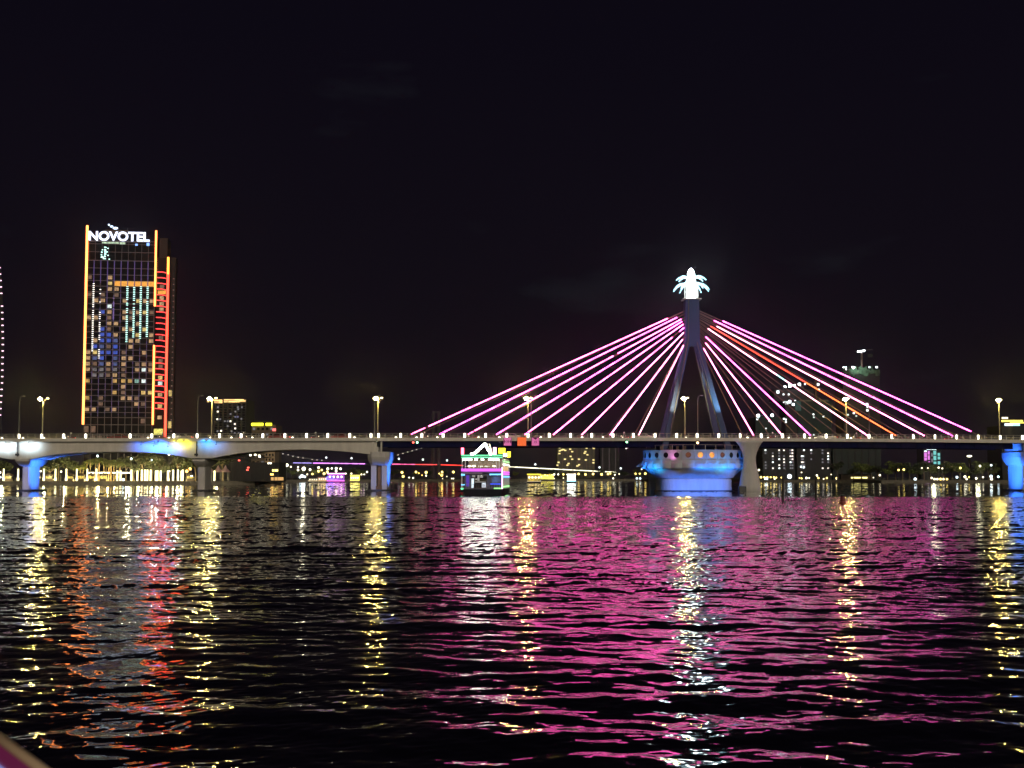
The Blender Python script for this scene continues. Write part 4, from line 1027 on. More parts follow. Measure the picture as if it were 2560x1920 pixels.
# ------------------------------------------------------------------ far suspension bridge
def far_bridge():
    r = empty('suspension_bridge', (wx(1090,1500), 1500, 0), 0, 'far suspension bridge with a violet, red and white lit deck line below the near deck', 'bridge')
    ox = r.location.x
    pts = [(700,1157,1500),(735,1157.5,1500),(1090,1162,1500),(1178,1164.5,1500),(1278,1167.5,1480),(1540,1181,1460),(1610,1186,1450)]
    d = MB()
    P = [(wx(a,Y)-ox, Y-1500, wz(b,Y)) for a,b,Y in pts]
    for i in range(len(P)-1):
        p, q = P[i], P[i+1]
        d.loft([[(p[0],p[1]+.8,p[2]-1.6),(p[0],p[1]+9,p[2]-1.6),(p[0],p[1]+9,p[2]),(p[0],p[1]+.8,p[2])],[(q[0],q[1]+.8,q[2]-1.6),(q[0],q[1]+9,q[2]-1.6),(q[0],q[1]+9,q[2]),(q[0],q[1]+.8,q[2])]])
    d.build('deck', M['greywall'], r)
    t = MB()
    for px in (1083, 1096):
        X = wx(px,1500)-ox; t.tube((X,4,0),(X,4,84), 2.6, 1.8, n=4)
    for zz in (18, 48, 82): t.box(wx(1083,1500)-ox, wx(1096,1500)-ox, 3, 5, zz, zz+2)
    t.build('tower', mat('far_tower_paint', (.06,.05,.055), .9), r)
    t = MB()
    for px in (620, 607):
        X = wx(px,1500)-ox; t.tube((X,4,0),(X,4,84), 2.6, 1.8, n=4)
    t.build('tower', M['greywall'], r)
    # deck lights
    def run(px0, px1, step, mm, size, name):
        px = px0
        xs = [p[0] for p in pts]; ys = [p[1] for p in pts]; ds = [p[2] for p in pts]
        m = MB()
        while px < px1:
            Yd = float(np.interp(px, xs, ds))-.6; py = float(np.interp(px, xs, ys))
            m.cbox((wx(px,Yd)-ox, Yd-1500, wz(py,Yd)+.2), size*1.15*step/4.6*1.0, .5, .95 if random.random() < .8 else .5); px += step
        m.build(name, mm, r)
    run(737, 781, 4.6, emit('far_violet_pale', (.45,.35,1), 1.6), 1.9, 'deck_lights')
    run(787, 914, 4.6, emit('far_violet', (.78,.22,1), 3.2), 2.1, 'deck_lights')
    run(972, 1040, 4.6, emit('far_magenta', (1,.12,.35), 2.6), 2.0, 'deck_lights'); run(1040, 1092, 4.6, emit('far_red', (1,.06,.06), 2.6), 2.0, 'deck_lights')
    run(1105, 1160, 4.6, emit('far_red2', (1,.04,.03), 2.6), 2.0, 'deck_lights'); run(1275, 1540, 4.6, emit('far_white', (1,.95,.66), 3.0), 1.9, 'deck_lights')
    # main cable and its lamps
    cab = [(620,1030),(668,1122),(709,1134.5),(725,1139),(740,1142),(758,1145),(782,1149),(806,1151),(830,1152.5),(860,1153),(900,1152),(940,1148),(982,1139.5),(1008,1133.5),(1028,1128),(1042,1124),(1055,1119),(1083,1025)]
    m = MB(); m.path([(wx(a,1499)-ox,-1,wz(b,1499)) for a,b in cab], .35, 5); m.build('main_cable', M['mull'], r)
    dm = emit('far_cable_lamp', (1,.9,.75), .9)
    for a, b in ((680,1125),(694,1130),(709,1134.5),(722,1137),(734,1140.5),(747,1143),(759,1145),(782,1149),(794,1150),(806,1151),(984,1139.5),(996,1137),(1008,1133.5),(1020,1130),(1031,1127),(1042,1124),(1054,1120)):
        MB().cbox((wx(a,1498)-ox,-2,wz(b,1498)), 1.7,.5,.9,.2).build('cable_lamp', dm, r)
    for a, b in ((817,1144),(880,1145.5),(998,1147),(1058,1149),(1118,1151),(1338,1161),(1498,1168.5),(1551,1171),(697,1145.5),(1565,1120)):
        MB().sphere((wx(a,1495)-ox,-5,wz(b,1495)), 1.25, 8, 5).build('road_lamp', EM['dim'] if a == 1565 else fws, r)
        MB().tube((wx(a,1495)-ox,-5,18),(wx(a,1495)-ox,-5,wz(b,1495)-1.2), .12, n=4).build('road_lamp_pole', M['greywall'], r)
far_bridge()

# ------------------------------------------------------------------ trees
def crown_mesh(name, m, w, h, n, leaf, seed, cl=9):
    rs = np.random.RandomState(seed); v = []; f = []
    cs = [(rs.uniform(-.6,.6)*w, rs.uniform(-.6,.6)*w, rs.uniform(-.45,.5)*h, rs.uniform(.35,.62)) for _ in range(cl)]
    for i in range(n):
        c = cs[rs.randint(cl)]
        d = rs.normal(size=3); d /= np.linalg.norm(d); rr = rs.uniform(.45, 1.0)**.5
        p = np.array(c[:3]) + d*rr*np.array([w*c[3], w*c[3], h*c[3]*.8])
        a = rs.normal(size=3); a /= np.linalg.norm(a); b = np.cross(a, rs.normal(size=3)); b /= np.linalg.norm(b)
        s = leaf*rs.uniform(.5, 1.2); k = len(v)
        v += [tuple(p-a*s-b*s*.35), tuple(p-b*s*.5+a*s*.2), tuple(p+a*s), tuple(p+b*s*.5+a*s*.1)]; f.append((k,k+1,k+2,k+3))
    me = bpy.data.meshes.new(name); me.from_pydata(v, [], f); me.materials.append(m); return me
def tree_proto(mm, seed, w=3.6, h=2.6, H=5.0):
    r = empty('broadleaf_tree'); rs = random.Random(seed)
    t = MB(); t.path([(0,0,0),(.1,0,H*.35),(-.1,.1,H*.7),(0,0,H)], [.28,.22,.17,.10], 7)
    for k in range(5):
        a = k*1.26+rs.random(); t.path([(0,0,H*(.55+.07*k)),(.9*math.cos(a),.9*math.sin(a),H*.85),(2.0*math.cos(a),2.0*math.sin(a),H*1.1)], [.12,.08,.03], 5)
    t.build('trunk', M['bark'], r)
    put('crown', crown_mesh('crown', mm, w, h, 900, .42, seed), r, (0,0,H+.6)); return r
tp = [tree_proto(M['leaf'], 1), tree_proto(M['leaf'], 2, 4.4, 3.0, 6.0), tree_proto(M['leafl'], 3, 3.4, 2.2, 4.2)]
def palm_proto():
    r = empty('palm_tree'); H = 8.0
    t = MB(); t.path([(0,0,0),(.05,0,.5),(.12,0,3),(.05,0,6),(0,0,H)], [.30,.22,.18,.16,.15], 8); t.build('trunk', M['palmbark'], r)
    for k in range(13):
        a = k*2.399; el = .5 + .55*((k*7) % 13)/13
        f = MB(); L = 2.5; pts = []
        for i in range(7):
            s = i/6; pts.append(Vector((L*s*math.cos(a), L*s*math.sin(a), L*(el*s*1.1 - 1.35*s*s))))
        side = Vector((-math.sin(a), math.cos(a), 0))
        for i in range(6):
            for sg in (-1, 1):
                wv = .55*math.sin(PI*(i+.8)/7.2)
                p0, p1 = pts[i], pts[i+1]
                f.add([p0, p0.lerp(p1,.7), p1+side*sg*wv+Vector((0,0,-.35*wv)), p0.lerp(p1,.5)+side*sg*wv*.8+Vector((0,0,-.45*wv))], [(0,1,2,3)])
        f.build('frond', M['palm'], r, loc=(0,0,H))
    return r
pp = palm_proto()
tree_used = set()
def plant(proto, px, Y, sc_, lb, grp, base=1.3, rz=None):
    o = proto if proto.name not in tree_used else copy_tree(proto); tree_used.add(proto.name)
    o.location = (wx(px, Y), Y, base); o.scale = (sc_,)*3; o.rotation_euler[2] = random.uniform(0, 6.28) if rz is None else rz
    tag(o, lb, 'palm tree' if 'palm' in o.name else 'tree', grp); return o
for i, (px, sc_) in enumerate(((196,.62),(205,.68),(212,.70),(221,.88),(229,.95),(242,1.0),(251,1.05),(263,1.0),(269,.86),(276,.90),(281,.95),(288,.80),(294,.82),(303,.86))):
    plant(pp, px, 450+((i*5) % 4)*2.0, sc_, 'tall lit palm in the palm grove on the left bank', 'palm grove under the first arch')
for i, px in enumerate((-90,-40,5,100,128,150,172,318,338,360,384,404,426,448,470,492,520,560)):
    plant(tp[i % 2], px, 462+(i*7) % 9, 1.0+.12*((i*3) % 4), 'dark leafy tree behind the white column lights', 'dark trees on the left promenade')
for i, px in enumerate((700,716,733,752,770,795,868,890,905,985,1010,1040,1075,1110,1290,1330,1380,1420,1460,1500,1530,1560,1590)):
    Yt = 745 if px < 1000 else 915
    plant(tp[i % 3], px, Yt+(i*5) % 12, .9+.15*((i*3) % 3), 'small dim tree on the distant bank seen under the deck', 'trees on the distant bank')
for i, px in enumerate((2130,2150,2172,2190,2215,2235,2252,2270,2290,2306,2322,2340,2358,2376,2395,2412,2440,2452,2466,2480)):
    plant(tp[2 if i % 3 else 0], px, 610+(i*5) % 14+(40 if px < 2200 else 0), .95+.16*((i*3) % 4), 'lamplit bushy tree on the right bank', 'trees on the right bank')
plant(tp[1], 2090, 690, 1.2, 'dark tree at the left end of the right bank grove', 'trees on the right bank')

# ------------------------------------------------------------------ promenade lights, far lamps
def column_light(w=.42, H=4.3, foot=True):
    r = empty('column_light'); MB().cbox((0,0,H/2+.3), w, w, H, .06).build('glowing_shaft', EMC, r)
    MB().cbox((0,0,.14), w*1.5, w*1.5, .28, .03).build('plinth', M['quay'], r)
    if foot: MB().lathe([(w*.9,0),(w*1.05,.5),(w*.9,1.1)], 10, (0,0,.3)).build('lantern_base', EMC, r, True)
    MB().cbox((0,0,H+.36), w*1.3, w*1.3, .1).build('cap', M['dark'], r); return r
EMC = emit('column_white', (1,.88,.46), 2.8, var=.2)
c1, c2 = column_light(), column_light(.5, 4.0, False)
first = True
for px in (-35,14,50,114,143,170,196,222,245):
    o = c1 if first else copy_tree(c1); first = False
    o.location = (wx(px, 439.5), 439.5, 1.3); tag(o, 'white column light with a round lantern foot at the water edge', 'column light', 'footed column lights along the left quay')
first = True
for px in (297,305,332,347,358,366,372,380,393,397,405,423,436,448,457,460,528,539):
    o = c2 if first else copy_tree(c2); first = False
    o.location = (wx(px, 441+(px % 3)), 441+(px % 3), 1.3); o.scale = (1,1,.92 if px % 2 else 1.0)
    tag(o, 'plain white column light in the dense row near the second pier' if px < 500 else 'white column light in the pair right of the second pier', 'column light', 'plain column lights on the left promenade' if px < 500 else 'pair of column lights')
# promenade canopy with strip lamps, behind palms
can = empty('lit_canopy', (wx(277, 447), 447, 1.3), 0, 'low promenade canopy with a row of white strip lamps under the palms', 'canopy')
xa, xb = wx(220,447)-can.location.x, wx(334,447)-can.location.x
MB().box(xa, xb, 0, 3, wz(1179,447)-1.3, wz(1178,447)-1.3).build('roof', M['greywall'], can)
for px in (226,236,246,256,264,275,289,303,312,321,330): MB().cbox((wx(px,447)-can.location.x,-.2,wz(1182,447)-1.3), 1.1,.3,.42,.08).build('strip_lamp', EM['white'], can)
for px in (221,258,296,333): MB().box(wx(px,447)-can.location.x-.1, wx(px,447)-can.location.x+.1, .2,.4,0,wz(1179,447)-1.3).build('post', M['steel'], can)
# planted lawn lit warm along the promenade
gl = emit('yellow_ground_glow', (1,.80,.10), 1.1, var=.8, scale=.5)
for k, px in enumerate((128,180,208,232,262,300,214)):
    pass
stl = empty('stall', (0,0,0)); MB().box(-1.2,1.2,-.6,.6,0,1.0).build('counter', M['tanwall'], stl); MB().lathe([(1.7,2.2),(1.5,2.5),(.1,3.2)], 8).build('parasol', M['tanwall'], stl); MB().box(-1.1,1.1,-.7,-.62,1.1,1.9).build('lit_panel', emit('stall_yellow', (1,.72,.12), .9, var=.9, scale=2.5), stl)
for a in (-1,1): MB().tube((a*1.1,0,1.0),(a*1.1,0,2.3),.05).build('post', M['steel'], stl)
stl_lab = {27:'amber lit stall left of the first pier', 99:'cream lit stall just right of the first pier', 128:'yellow lit stall between the first column lights', 180:'yellow lit stall left of the palms', 208:'yellow lit stall under the leftmost palms', 232:'yellow lit stall under the palms', 263:'yellow lit stall at the middle of the palms', 300:'yellow lit stall at the right end of the palms', 480:'lit stall left of the second pier'}
first = True
for px, lb in stl_lab.items():
    o = stl if first else copy_tree(stl); first = False
    o.location = (wx(px,444), 444, 1.3); tag(o, lb, 'stall', 'stalls on the left promenade')
def point(name, loc, c, pw, rad=.3):
    d = bpy.data.lights.new(name, 'POINT'); d.energy = pw; d.color = c; d.shadow_soft_size = rad
    o = bpy.data.objects.new(name, d); col.objects.link(o); o.location = loc
for px in (205, 228, 250, 272, 292): point('palm_uplight', (wx(px,446), 446, 1.8), (1,.75,.25), 5000)  # added fill lights that warm the palms, no fixtures there
for px in (90, 135, 165, 320, 350, 385, 420, 455, 545): point('added_tree_fill', (wx(px,458), 458, 1.9), (1,.78,.30), 4200, .2)  # added fill lights at the trunks, only to warm the foliage
for px in (15, 120, 330, 400, 450): point('column_glow', (wx(px,441), 439.2, 3.6), (1,.85,.45), 2600)

def far_lamp():
    r = empty('promenade_lamp'); MB().tube((0,0,0),(0,0,5.0),.09,.05,6).build('pole', M['darkpole'], r); MB().sphere((0,0,5.3), .55, 8, 6).build('globe', EM['white'], r, True); return r
flp = far_lamp(); variants = {'white': flp}
for nm, mm in (('yellow', EM['yellow']), ('cool', EM['cool']), ('soft', EM['soft']), ('amber', EM['amber'])):
    c = copy_tree(flp); ch = [x for x in c.children if x.name.startswith('globe')][0]; me = ch.data.copy(); me.materials.clear(); me.materials.append(mm); ch.data = me; variants[nm] = c
lampcount = {}
def fl_(px, py, Y, kind, s=1.0, lb='', grp=''):
    pr = variants[kind]; o = pr if kind not in lampcount else copy_tree(pr); lampcount[kind] = 1
    z = wz(py, Y); H = max(.6, (z-1.3)); 
    o.location = (wx(px,Y), Y, 1.3)
    for ch in o.children:
        if ch.name.startswith('pole'): ch.scale = (1,1,H/5.3*.93)
        else: ch.location = (0,0,H-5.3*s); ch.scale = (s,s,s)
    tag(o, lb, 'lamp', grp)
L1 = 'bright lamp among the cluster of lights between the second and third piers'; G1 = 'lamps on the bank behind the second arch'
for px, py, k, s in ((719,1163,'white',2.0),(729,1167,'soft',1.1),(747,1168,'white',1.0),(747,1175,'white',1.3),(761,1172,'white',2.3),(777,1174,'white',1.4),(798,1169,'white',1.4),(798,1178,'yellow',1.5),(806,1175,'yellow',1.2),(821,1172,'white',1.5),(820,1180,'yellow',1.5),(831,1171,'white',1.1),(842,1171,'white',1.5),(842,1178,'white',1.4),(853,1172,'white',1.4),(757,1190,'cool',2.0),(752,1193,'cool',1.2),(764,1192,'cool',1.4),(783,1185,'yellow',1.3),(812,1184,'yellow',1.6),(792,1197,'amber',1.3),(709,1188,'amber',1.0),(770,1186,'soft',1.0),(866,1184,'white',.9),(880,1184,'soft',1.1),(886,1192,'yellow',2.2),(892,1197,'yellow',1.6),(905,1186,'soft',1.0),(912,1186,'white',.8),(919,1180,'white',1.1)):
    fl_(px, py, 742+(px % 5), k, s*.9, L1, G1)
L2 = 'yellowish lamp in the row on the distant bank between the third pier and the boat'; G2 = 'lamps between the third pier and the boat'
for px, py, k, s in ((971,1180,'yellow',1.4),(967,1190,'white',1.3),(967,1198,'yellow',1.2),(980,1180,'soft',.8),(1006,1181,'yellow',1.6),(1009,1191,'yellow',1.6),(1024,1194,'white',.9),(1034,1195,'white',1.0),(1041,1180,'yellow',1.4),(1048,1183,'amber',.8),(1066,1181,'yellow',1.7),(1066,1189,'white',1.0),(1056,1188,'amber',.7),(1099,1184,'yellow',.9),(1106,1180,'yellow',1.3),(1105,1188,'amber',1.6),(1134,1180,'yellow',1.5),(1130,1197,'soft',.8),(1134,1202,'white',.8),(1107,1201,'soft',.6),(1118,1191,'soft',.6)):
    fl_(px, py, 860+(px % 5), k, s, L2, G2)
L3 = 'small lamp in the row on the distant bank between the boat and the round pier'; G3 = 'lamps between the boat and the round pier'
for px, py, k, s in ((1353,1192,'yellow',1.2),(1362,1188,'yellow',1.1),(1368,1189,'yellow',1.0),(1374,1187,'yellow',1.1),(1380,1187,'yellow',.9),(1385,1186,'white',1.2),(1395,1186,'white',1.1),(1408,1186,'yellow',1.2),(1419,1185,'yellow',1.0),(1436,1186,'yellow',1.2),(1446,1185,'yellow',1.4),(1463,1186,'yellow',1.5),(1482,1185,'yellow',1.5),(1503,1186,'yellow',1.6),(1519,1185,'yellow',1.4),(1525,1184,'yellow',1.0),(1536,1187,'white',.9),(1547,1185,'soft',.9),(1532,1196,'white',1.0),(1588,1184,'yellow',1.4),(1598,1184,'yellow',1.1),(1591,1197,'cool',1.3),(1599,1197,'cool',1.3),(1612,1184,'yellow',1.5),(1603,1173,'soft',1.0),(1408,1195,'soft',.8),(1385,1197,'soft',.7)):
    fl_(px, py, 915+(px % 5), k, s, L3, G3)
L4 = 'white lamp on the quay between the hourglass column and the timber posts'; G4 = 'lamps right of the hourglass column'
for px, py, k, s in ((1895,1175,'white',1.2),(1900,1193,'yellow',1.3),(1908,1193,'yellow',1.0),(1916,1193,'yellow',1.0),(1924,1193,'yellow',1.0),(1932,1193,'yellow',1.0),(1938,1194,'yellow',1.0),(1913,1201,'cool',2.2),(1934,1201,'white',.9),(1951,1194,'yellow',.9),(1971,1191,'cool',2.8),(1996,1195,'yellow',.8),(2001,1196,'yellow',1.0),(2013,1195,'white',1.3),(2020,1195,'white',.8),(2039,1189,'white',1.3),(2043,1195,'yellow',1.1),(2001,1181,'soft',.9),(2000,1167,'cool',1.1),(2007,1168,'cool',1.2),(2056,1198,'soft',.9),(2064,1195,'yellow',1.1),(2075,1186,'soft',.7),(2088,1195,'yellow',1.0),(2088,1200,'soft',.8),(2111,1195,'yellow',.8)):
    fl_(px, py, 703+(px % 4), k, s*.85, L4, G4)
L5 = 'white lamp among the trees on the right bank'; G5 = 'lamps among the trees on the right bank'
for px, py, k, s in ((2196,1188,'soft',1.2),(2180,1194,'soft',.7),(2243,1175,'yellow',1.1),(2256,1174,'yellow',1.2),(2301,1170,'soft',.9),(2316,1170,'soft',.8),(2343,1169,'white',1.0),(2352,1171,'soft',.9),(2397,1170,'yellow',1.2),(2446,1165,'white',1.2),(2474,1163,'cool',1.1),(2284,1203,'cool',1.6),(2325,1195,'soft',1.2),(2332,1200,'soft',1.3),(2339,1200,'soft',1.3),(2347,1200,'yellow',1.4),(2354,1200,'soft',1.3),(2363,1198,'yellow',1.2),(2388,1193,'cool',1.3),(2408,1192,'white',1.4),(2418,1193,'yellow',.8),(2412,1203,'white',1.0),(2436,1196,'white',1.2),(2453,1193,'white',.9),(2473,1191,'cool',1.6),(2474,1202,'white',1.5),(2491,1192,'cool',1.2)):
    fl_(px, py, 602+(px % 4), k, s*.8, L5, G5)
L6 = 'white lamp in the trees behind the left promenade'; G6 = 'lamps behind the left promenade'
for px, py, k, s in ((247,1140,'cool',1.5),(331,1147,'cool',1.4),(382,1150,'cool',1.0),(425,1136,'white',1.6),(5,1181,'white',1.4),(6,1193,'cool',1.3),(106,1178,'white',1.2),(157,1179,'white',1.2),(478,1172,'amber',1.8),(470,1178,'amber',2.0),(427,1178,'white',.9),(482,1190,'cool',1.6),(312,1199,'cool',1.8)):
    fl_(px, py, 455+(px % 4), k, s*.5, L6, G6)
point('bank_glow', (wx(760,735), 735, 9), (1,.9,.6), 3000, 1); point('bank_glow', (wx(2330,596), 596, 6), (1,.95,.6), 1200, 1); point('bank_glow', (wx(2440,596), 596, 6), (1,.95,.6), 900, 1)
for v in variants: 
    if v not in lampcount: bpy.data.objects.remove(variants[v])
sg = emit('yellow_band_glow', (1,.88,.30), 2.6, var=.3)
kb = empty('lit_pavilion', (wx(2142,668), 668, 1.3), 0, 'low riverside pavilion with a long pale yellow light strip', 'pavilion')
MB().box(-9,8,1,6,0,3.0).build('wall', M['tanwall'], kb); MB().box(-3.6,5.2,.7,.98,wz(1196,668)-1.3,wz(1192.5,668)-1.3).build('light_strip', sg, kb); MB().box(-9.5,8.5,.5,6.5,3.01,3.3).build('roof', M['greywall'], kb)
kb = empty('lit_pavilion', (wx(1364,918), 918, 1.3), 0, 'low yellow lit pavilion left of the round white boat', 'pavilion')
MB().box(-5,6,.1,4,0,3.4).build('wall', emit('pavilion_yellow', (1,.88,.12), 1.6, var=.5, scale=.4), kb); MB().box(-5.5,6.5,-.4,4.5,3.41,3.8).build('roof', M['greywall'], kb)

# ------------------------------------------------------------------ dinner cruise boat
def cruise():
    Y = 200.0; s = Y/F
    def X(px): return (px-1207)*s
    def Z(py): return wz(py, Y)
    r = empty('dinner_cruise_boat', (wx(1207,Y), Y, 0), R(-3.2), 'three deck dinner boat outlined in green, purple and blue neon, stern towards the viewer', 'boat')
    hw = X(1257); L = 17.0
    h = MB(); rings = []
    for t, k in ((0,1.0),(.25,1.03),(.6,1.0),(.85,.72),(1,.12)):
        w = hw*k; y = L*t*1.15; rings.append([(-w*.82,y,-.6),(w*.82,y,-.6),(w,y,.9),(-w,y,.9)])
    h.loft(rings); h.build('hull', M['hull'], r)
    E = dict(g=emit('neon_green', (.16,1,.42), 1.6), p=emit('neon_purple', (.85,.12,1), 2.2), b=emit('neon_blue', (.03,.08,1), 1.6), c=emit('neon_cyan', (.15,.55,1), 2.2), w=emit('neon_white', (.88,1,.80), 36), r=emit('neon_red', (1,.08,.14), 10), y=emit('neon_yellow', (1,.92,.02), 4), pk=emit('neon_pinkwhite', (1,.45,.72), 4), pv=emit('panel_violet', (.10,.03,.5), .8), lg=emit('neon_lime', (.35,1,.30), 1.8))
    # main deck cabin, stern wall split round the doorway
    y0 = 1.0
    MB().box(-hw, hw, 0, L, .901, 1.02).build('main_deck', M['boatwall'], r)
    w = MB(); w.box(-hw+.3, X(1176), y0, y0+.15, 1.03, Z(1182)); w.box(X(1216), hw-.3, y0, y0+.15, 1.03, Z(1182)); w.box(X(1176), X(1216), y0, y0+.15, Z(1190), Z(1182)); w.build('stern_wall', M['boatwall'], r)
    for sx in (-1, 1): MB().box(sx*(hw-.15)-.06, sx*(hw-.15)+.06, 1.2, L, 1.03, Z(1182)).build('side_wall', M['boatwall'], r)
    MB().box(X(1164), X(1172), y0-.05, y0-.003, Z(1216), Z(1188)).build('violet_panel', E['pv'], r)
    MB().box(X(1178), X(1184), y0-.3, y0-.2, Z(1220), Z(1196)).build('door_light', emit('doorway_white', (.75,.9,1), 1.1, var=.4, scale=2), r)
    MB().box(X(1204), X(1214), y0-.3, y0-.2, Z(1219), Z(1207)).build('fridge', emit('fridge_white', (.8,.9,1), .75, var=.3, scale=2), r)
    q = MB()
    for a,b,c,d in ((1180,1187,1188,1193),(1193,1198,1188,1203),(1199,1207,1188,1194),(1187,1214,1204,1206),(1186,1192,1196,1200)): q.box(X(a),X(b),y0-.3,y0-.22,Z(d),Z(c))
    q.build('galley_fittings', emit('galley_lit', (.85,.8,.75), .35, var=.6, scale=3), r)
    MB().box(X(1229), X(1252), y0-.03, y0-.003, Z(1207), Z(1192)).build('stern_window', emit('window_steel_blue', (.10,.18,.45), .45, var=.6, scale=1.5), r)
    # second deck slab with neon bands
    MB().box(-hw, hw, .2, L, Z(1181.5), Z(1171)).build('upper_deck', M['boatwall'], r)
    def neon(px0, px1, py, th, mm, name='neon_band', y=.05):
        MB().box(X(px0), X(px1), y-.05, y+.1, Z(py+th/2), Z(py-th/2)).build(name, mm, r)
    neon(1153,1256,1173,1.8,E['p']); neon(1153,1256,1177,1.8,E['p'])
    neon(1224,1256,1186,3.2,E['c']); neon(1153,1162,1187,4,E['c']); neon(1226,1252,1210,2.2,E['b']); neon(1153,1162,1212,2.2,E['c']); neon(1235,1256,1221,3,E['lg']); neon(1152,1159,1222,4,E['g'])
    neon(1156,1206,1182.8,1.0,emit('soft_mauve', (.6,.4,.55), .5))
    MB().box(X(1254.5), X(1257), -.05, .05, Z(1222), Z(1168)).build('neon_post', E['pk'], r)
    for px in (1154.5, 1256): MB().box(X(px)-.08, X(px)+.08, .1, .3, 1.02, Z(1182)).build('stern_post', M['white'], r)
    # right side bands
    def side(y0_, y1_, py, th, mm): MB().box(hw+.01, hw+.12, y0_, y1_, Z(py+th/2), Z(py-th/2)).build('neon_band', mm, r)
    for py, th, mm in ((1153,2.2,E['lg']),(1161,3,EM['white']),(1180,1.8,E['p']),(1185,1.8,E['p']),(1192,3,E['c']),(1217,3,E['lg'])): side(.3, L, py, th, mm)
    MB().box(hw+.005, hw+.05, 2, L-2, Z(1178), Z(1166)).build('side_screen', emit('side_warm', (1,.6,.2), .8, var=.7, scale=1), r)
    for k in range(7): MB().box(hw-.02, hw+.1, .4+2.7*k, .52+2.7*k, 1.0, Z(1146)).build('side_post', M['white'], r)
    # second deck: posts, tables, diners' backdrop
    for px in (1155,1163,1241,1248,1256): MB().box(X(px)-.07, X(px)+.07, .3, .45, Z(1171), Z(1146)).build('deck_post', M['white'], r)
    MB().box(-hw+.4, hw-.4, 5.5, 5.7, Z(1171), Z(1148)).build('bulkhead', emit('warm_interior', (.55,.30,.16), .32, var=.8, scale=1.2), r)
    for i, px in enumerate((1170,1182,1200,1216,1234)):
        t = MB(); t.tube((X(px),1.6,Z(1171)),(X(px),1.6,Z(1166)),.04); t.lathe([(.42,0),(.42,.05)],12,(X(px),1.6,Z(1166))); t.build('table', M['white'], r)
    for px, w_ in ((1172,9),(1183,10),(1234,8)): MB().sphere((X(px),1.4,Z(1165)), w_*s*.5, 8, 5, 1,1,.5).build('table_light', EM['soft'], r)
    MB().box(-hw, hw, .2, L*.95, Z(1145), Z(1137)).build('roof', M['boatwall'], r)
    neon(1153,1256,1138.3,2.4,E['g']); neon(1153,1256,1143.5,2.4,E['g'])
    for a, b in ((1157,1178),(1187,1192),(1203,1208),(1222,1246)): MB().box(X(a), X(b), .5, 1.1, Z(1150.5), Z(1146.5)).build('ceiling_light', E['w'], r)
    # roof: gable of white tubes, signs
    for a, b in (((1185,1134),(1212,1109)),((1212,1109),(1227,1137))): MB().tube((X(a[0]),.6,Z(a[1])),(X(b[0]),.6,Z(b[1])),.17,n=8).build('gable_tube', E['w'], r)
    MB().tube((X(1226),4,Z(1134)),(X(1219),4,Z(1108)),.10,n=6).build('gable_tube', EM['soft'], r); MB().tube((X(1219),4,Z(1108)),(X(1212),.6,Z(1109)),.06,n=6).build('ridge', M['steel'], r)
    MB().box(X(1152.5), X(1159), .3, .5, Z(1136), Z(1119)).build('red_sign', E['r'], r)
    MB().box(X(1232), X(1240), 1, 1.2, Z(1136), Z(1118)).build('white_sign', E['pk'], r); MB().box(X(1245.5), X(1262), 1, 1.2, Z(1133), Z(1120)).build('yellow_sign', E['y'], r)
    MB().box(X(1264), X(1273), 4, 4.2, Z(1142), Z(1128)).build('yellow_sign', E['y'], r)
    MB().box(X(1176),X(1183),.4,.7,Z(1137),Z(1133)).build('roof_lamp', E['w'], r)
    MB().box(X(1259),X(1266),.6,.9,Z(1141),Z(1134)).build('roof_lamp', E['w'], r)
    q = MB()
    for k in range(16): q.tube((-hw+.1+k*(2*hw-.2)/15,.25,1.02),(-hw+.1+k*(2*hw-.2)/15,.25,1.75),.025,n=5)
    q.tube((-hw,.25,1.76),(X(1172),.25,1.76),.03,n=5); q.build('stern_rail', M['steel'], r)
cruise()

# smaller boats
def small_boat(name, px, Y, w, h, bodym, neon1, neon2, label, rows=2, flat=False):
    r = empty(name, (wx(px,Y), Y, 0), 0, label, 'boat')
    m = MB(); m.loft([[(-w*.5,0,-.3),(w*.45,0,-.3),(w*.56,0,.9),(-w*.56,0,.9)],[(-w*.42,4,-.3),(w*.4,4,-.3),(w*.5,4,1.0),(-w*.5,4,1.0)]]); m.build('hull', M['hull'], r)
    MB().box(-w*.44, w*.44, .5, 3.5, 1.001, h*.82).build('cabin', bodym, r)
    MB().box(-w*.5, w*.5, .2, 3.8, h*.82+.01, h*.90).build('roof', neon1, r)
    MB().box(-w*.52, w*.52, -.1, -.02, .75, .98).build('rub_rail', neon2, r)
    for k in range(5): MB().box(-w*.46+k*w*.23-.05, -w*.46+k*w*.23+.05, .3, .4, 1.0, h*.82).build('post', M['white'], r)
    for k in range(4): MB().sphere((-w*.34+k*w*.225, .35, h*.55), h*.10, 8, 5).build('cabin_lamp', EM['soft'], r)
    return r
small_boat('tour_boat', 1335, 590, 6.8, 5.0, emit('gold_cabin', (1,.66,.06), .55, var=.8, scale=1.2), emit('gold_roof', (1,.80,.05), 1.8), emit('pale_rail', (1,.8,.5), .8), 'small golden lit tour boat right of the dinner boat')
small_boat('tour_boat', 1428, 620, 4.6, 5.0, emit('white_cabin', (.85,.95,1), 3.0, var=.4), emit('white_roof', (1,.9,.8), 4), emit('cyan_rail', (.3,.9,1), 2.5), 'small round white lit boat in front of the dim apartment tower')
pb_ = small_boat('party_boat', 841, 660, 9.4, 5.6, emit('violet_cabin', (.55,.12,1), .9, var=.9, scale=.9), emit('pink_roof', (1,.35,.9), 4.5), emit('magenta_rail', (1,.16,.85), 3.5), 'violet and pink lit party boat moored behind the second arch')
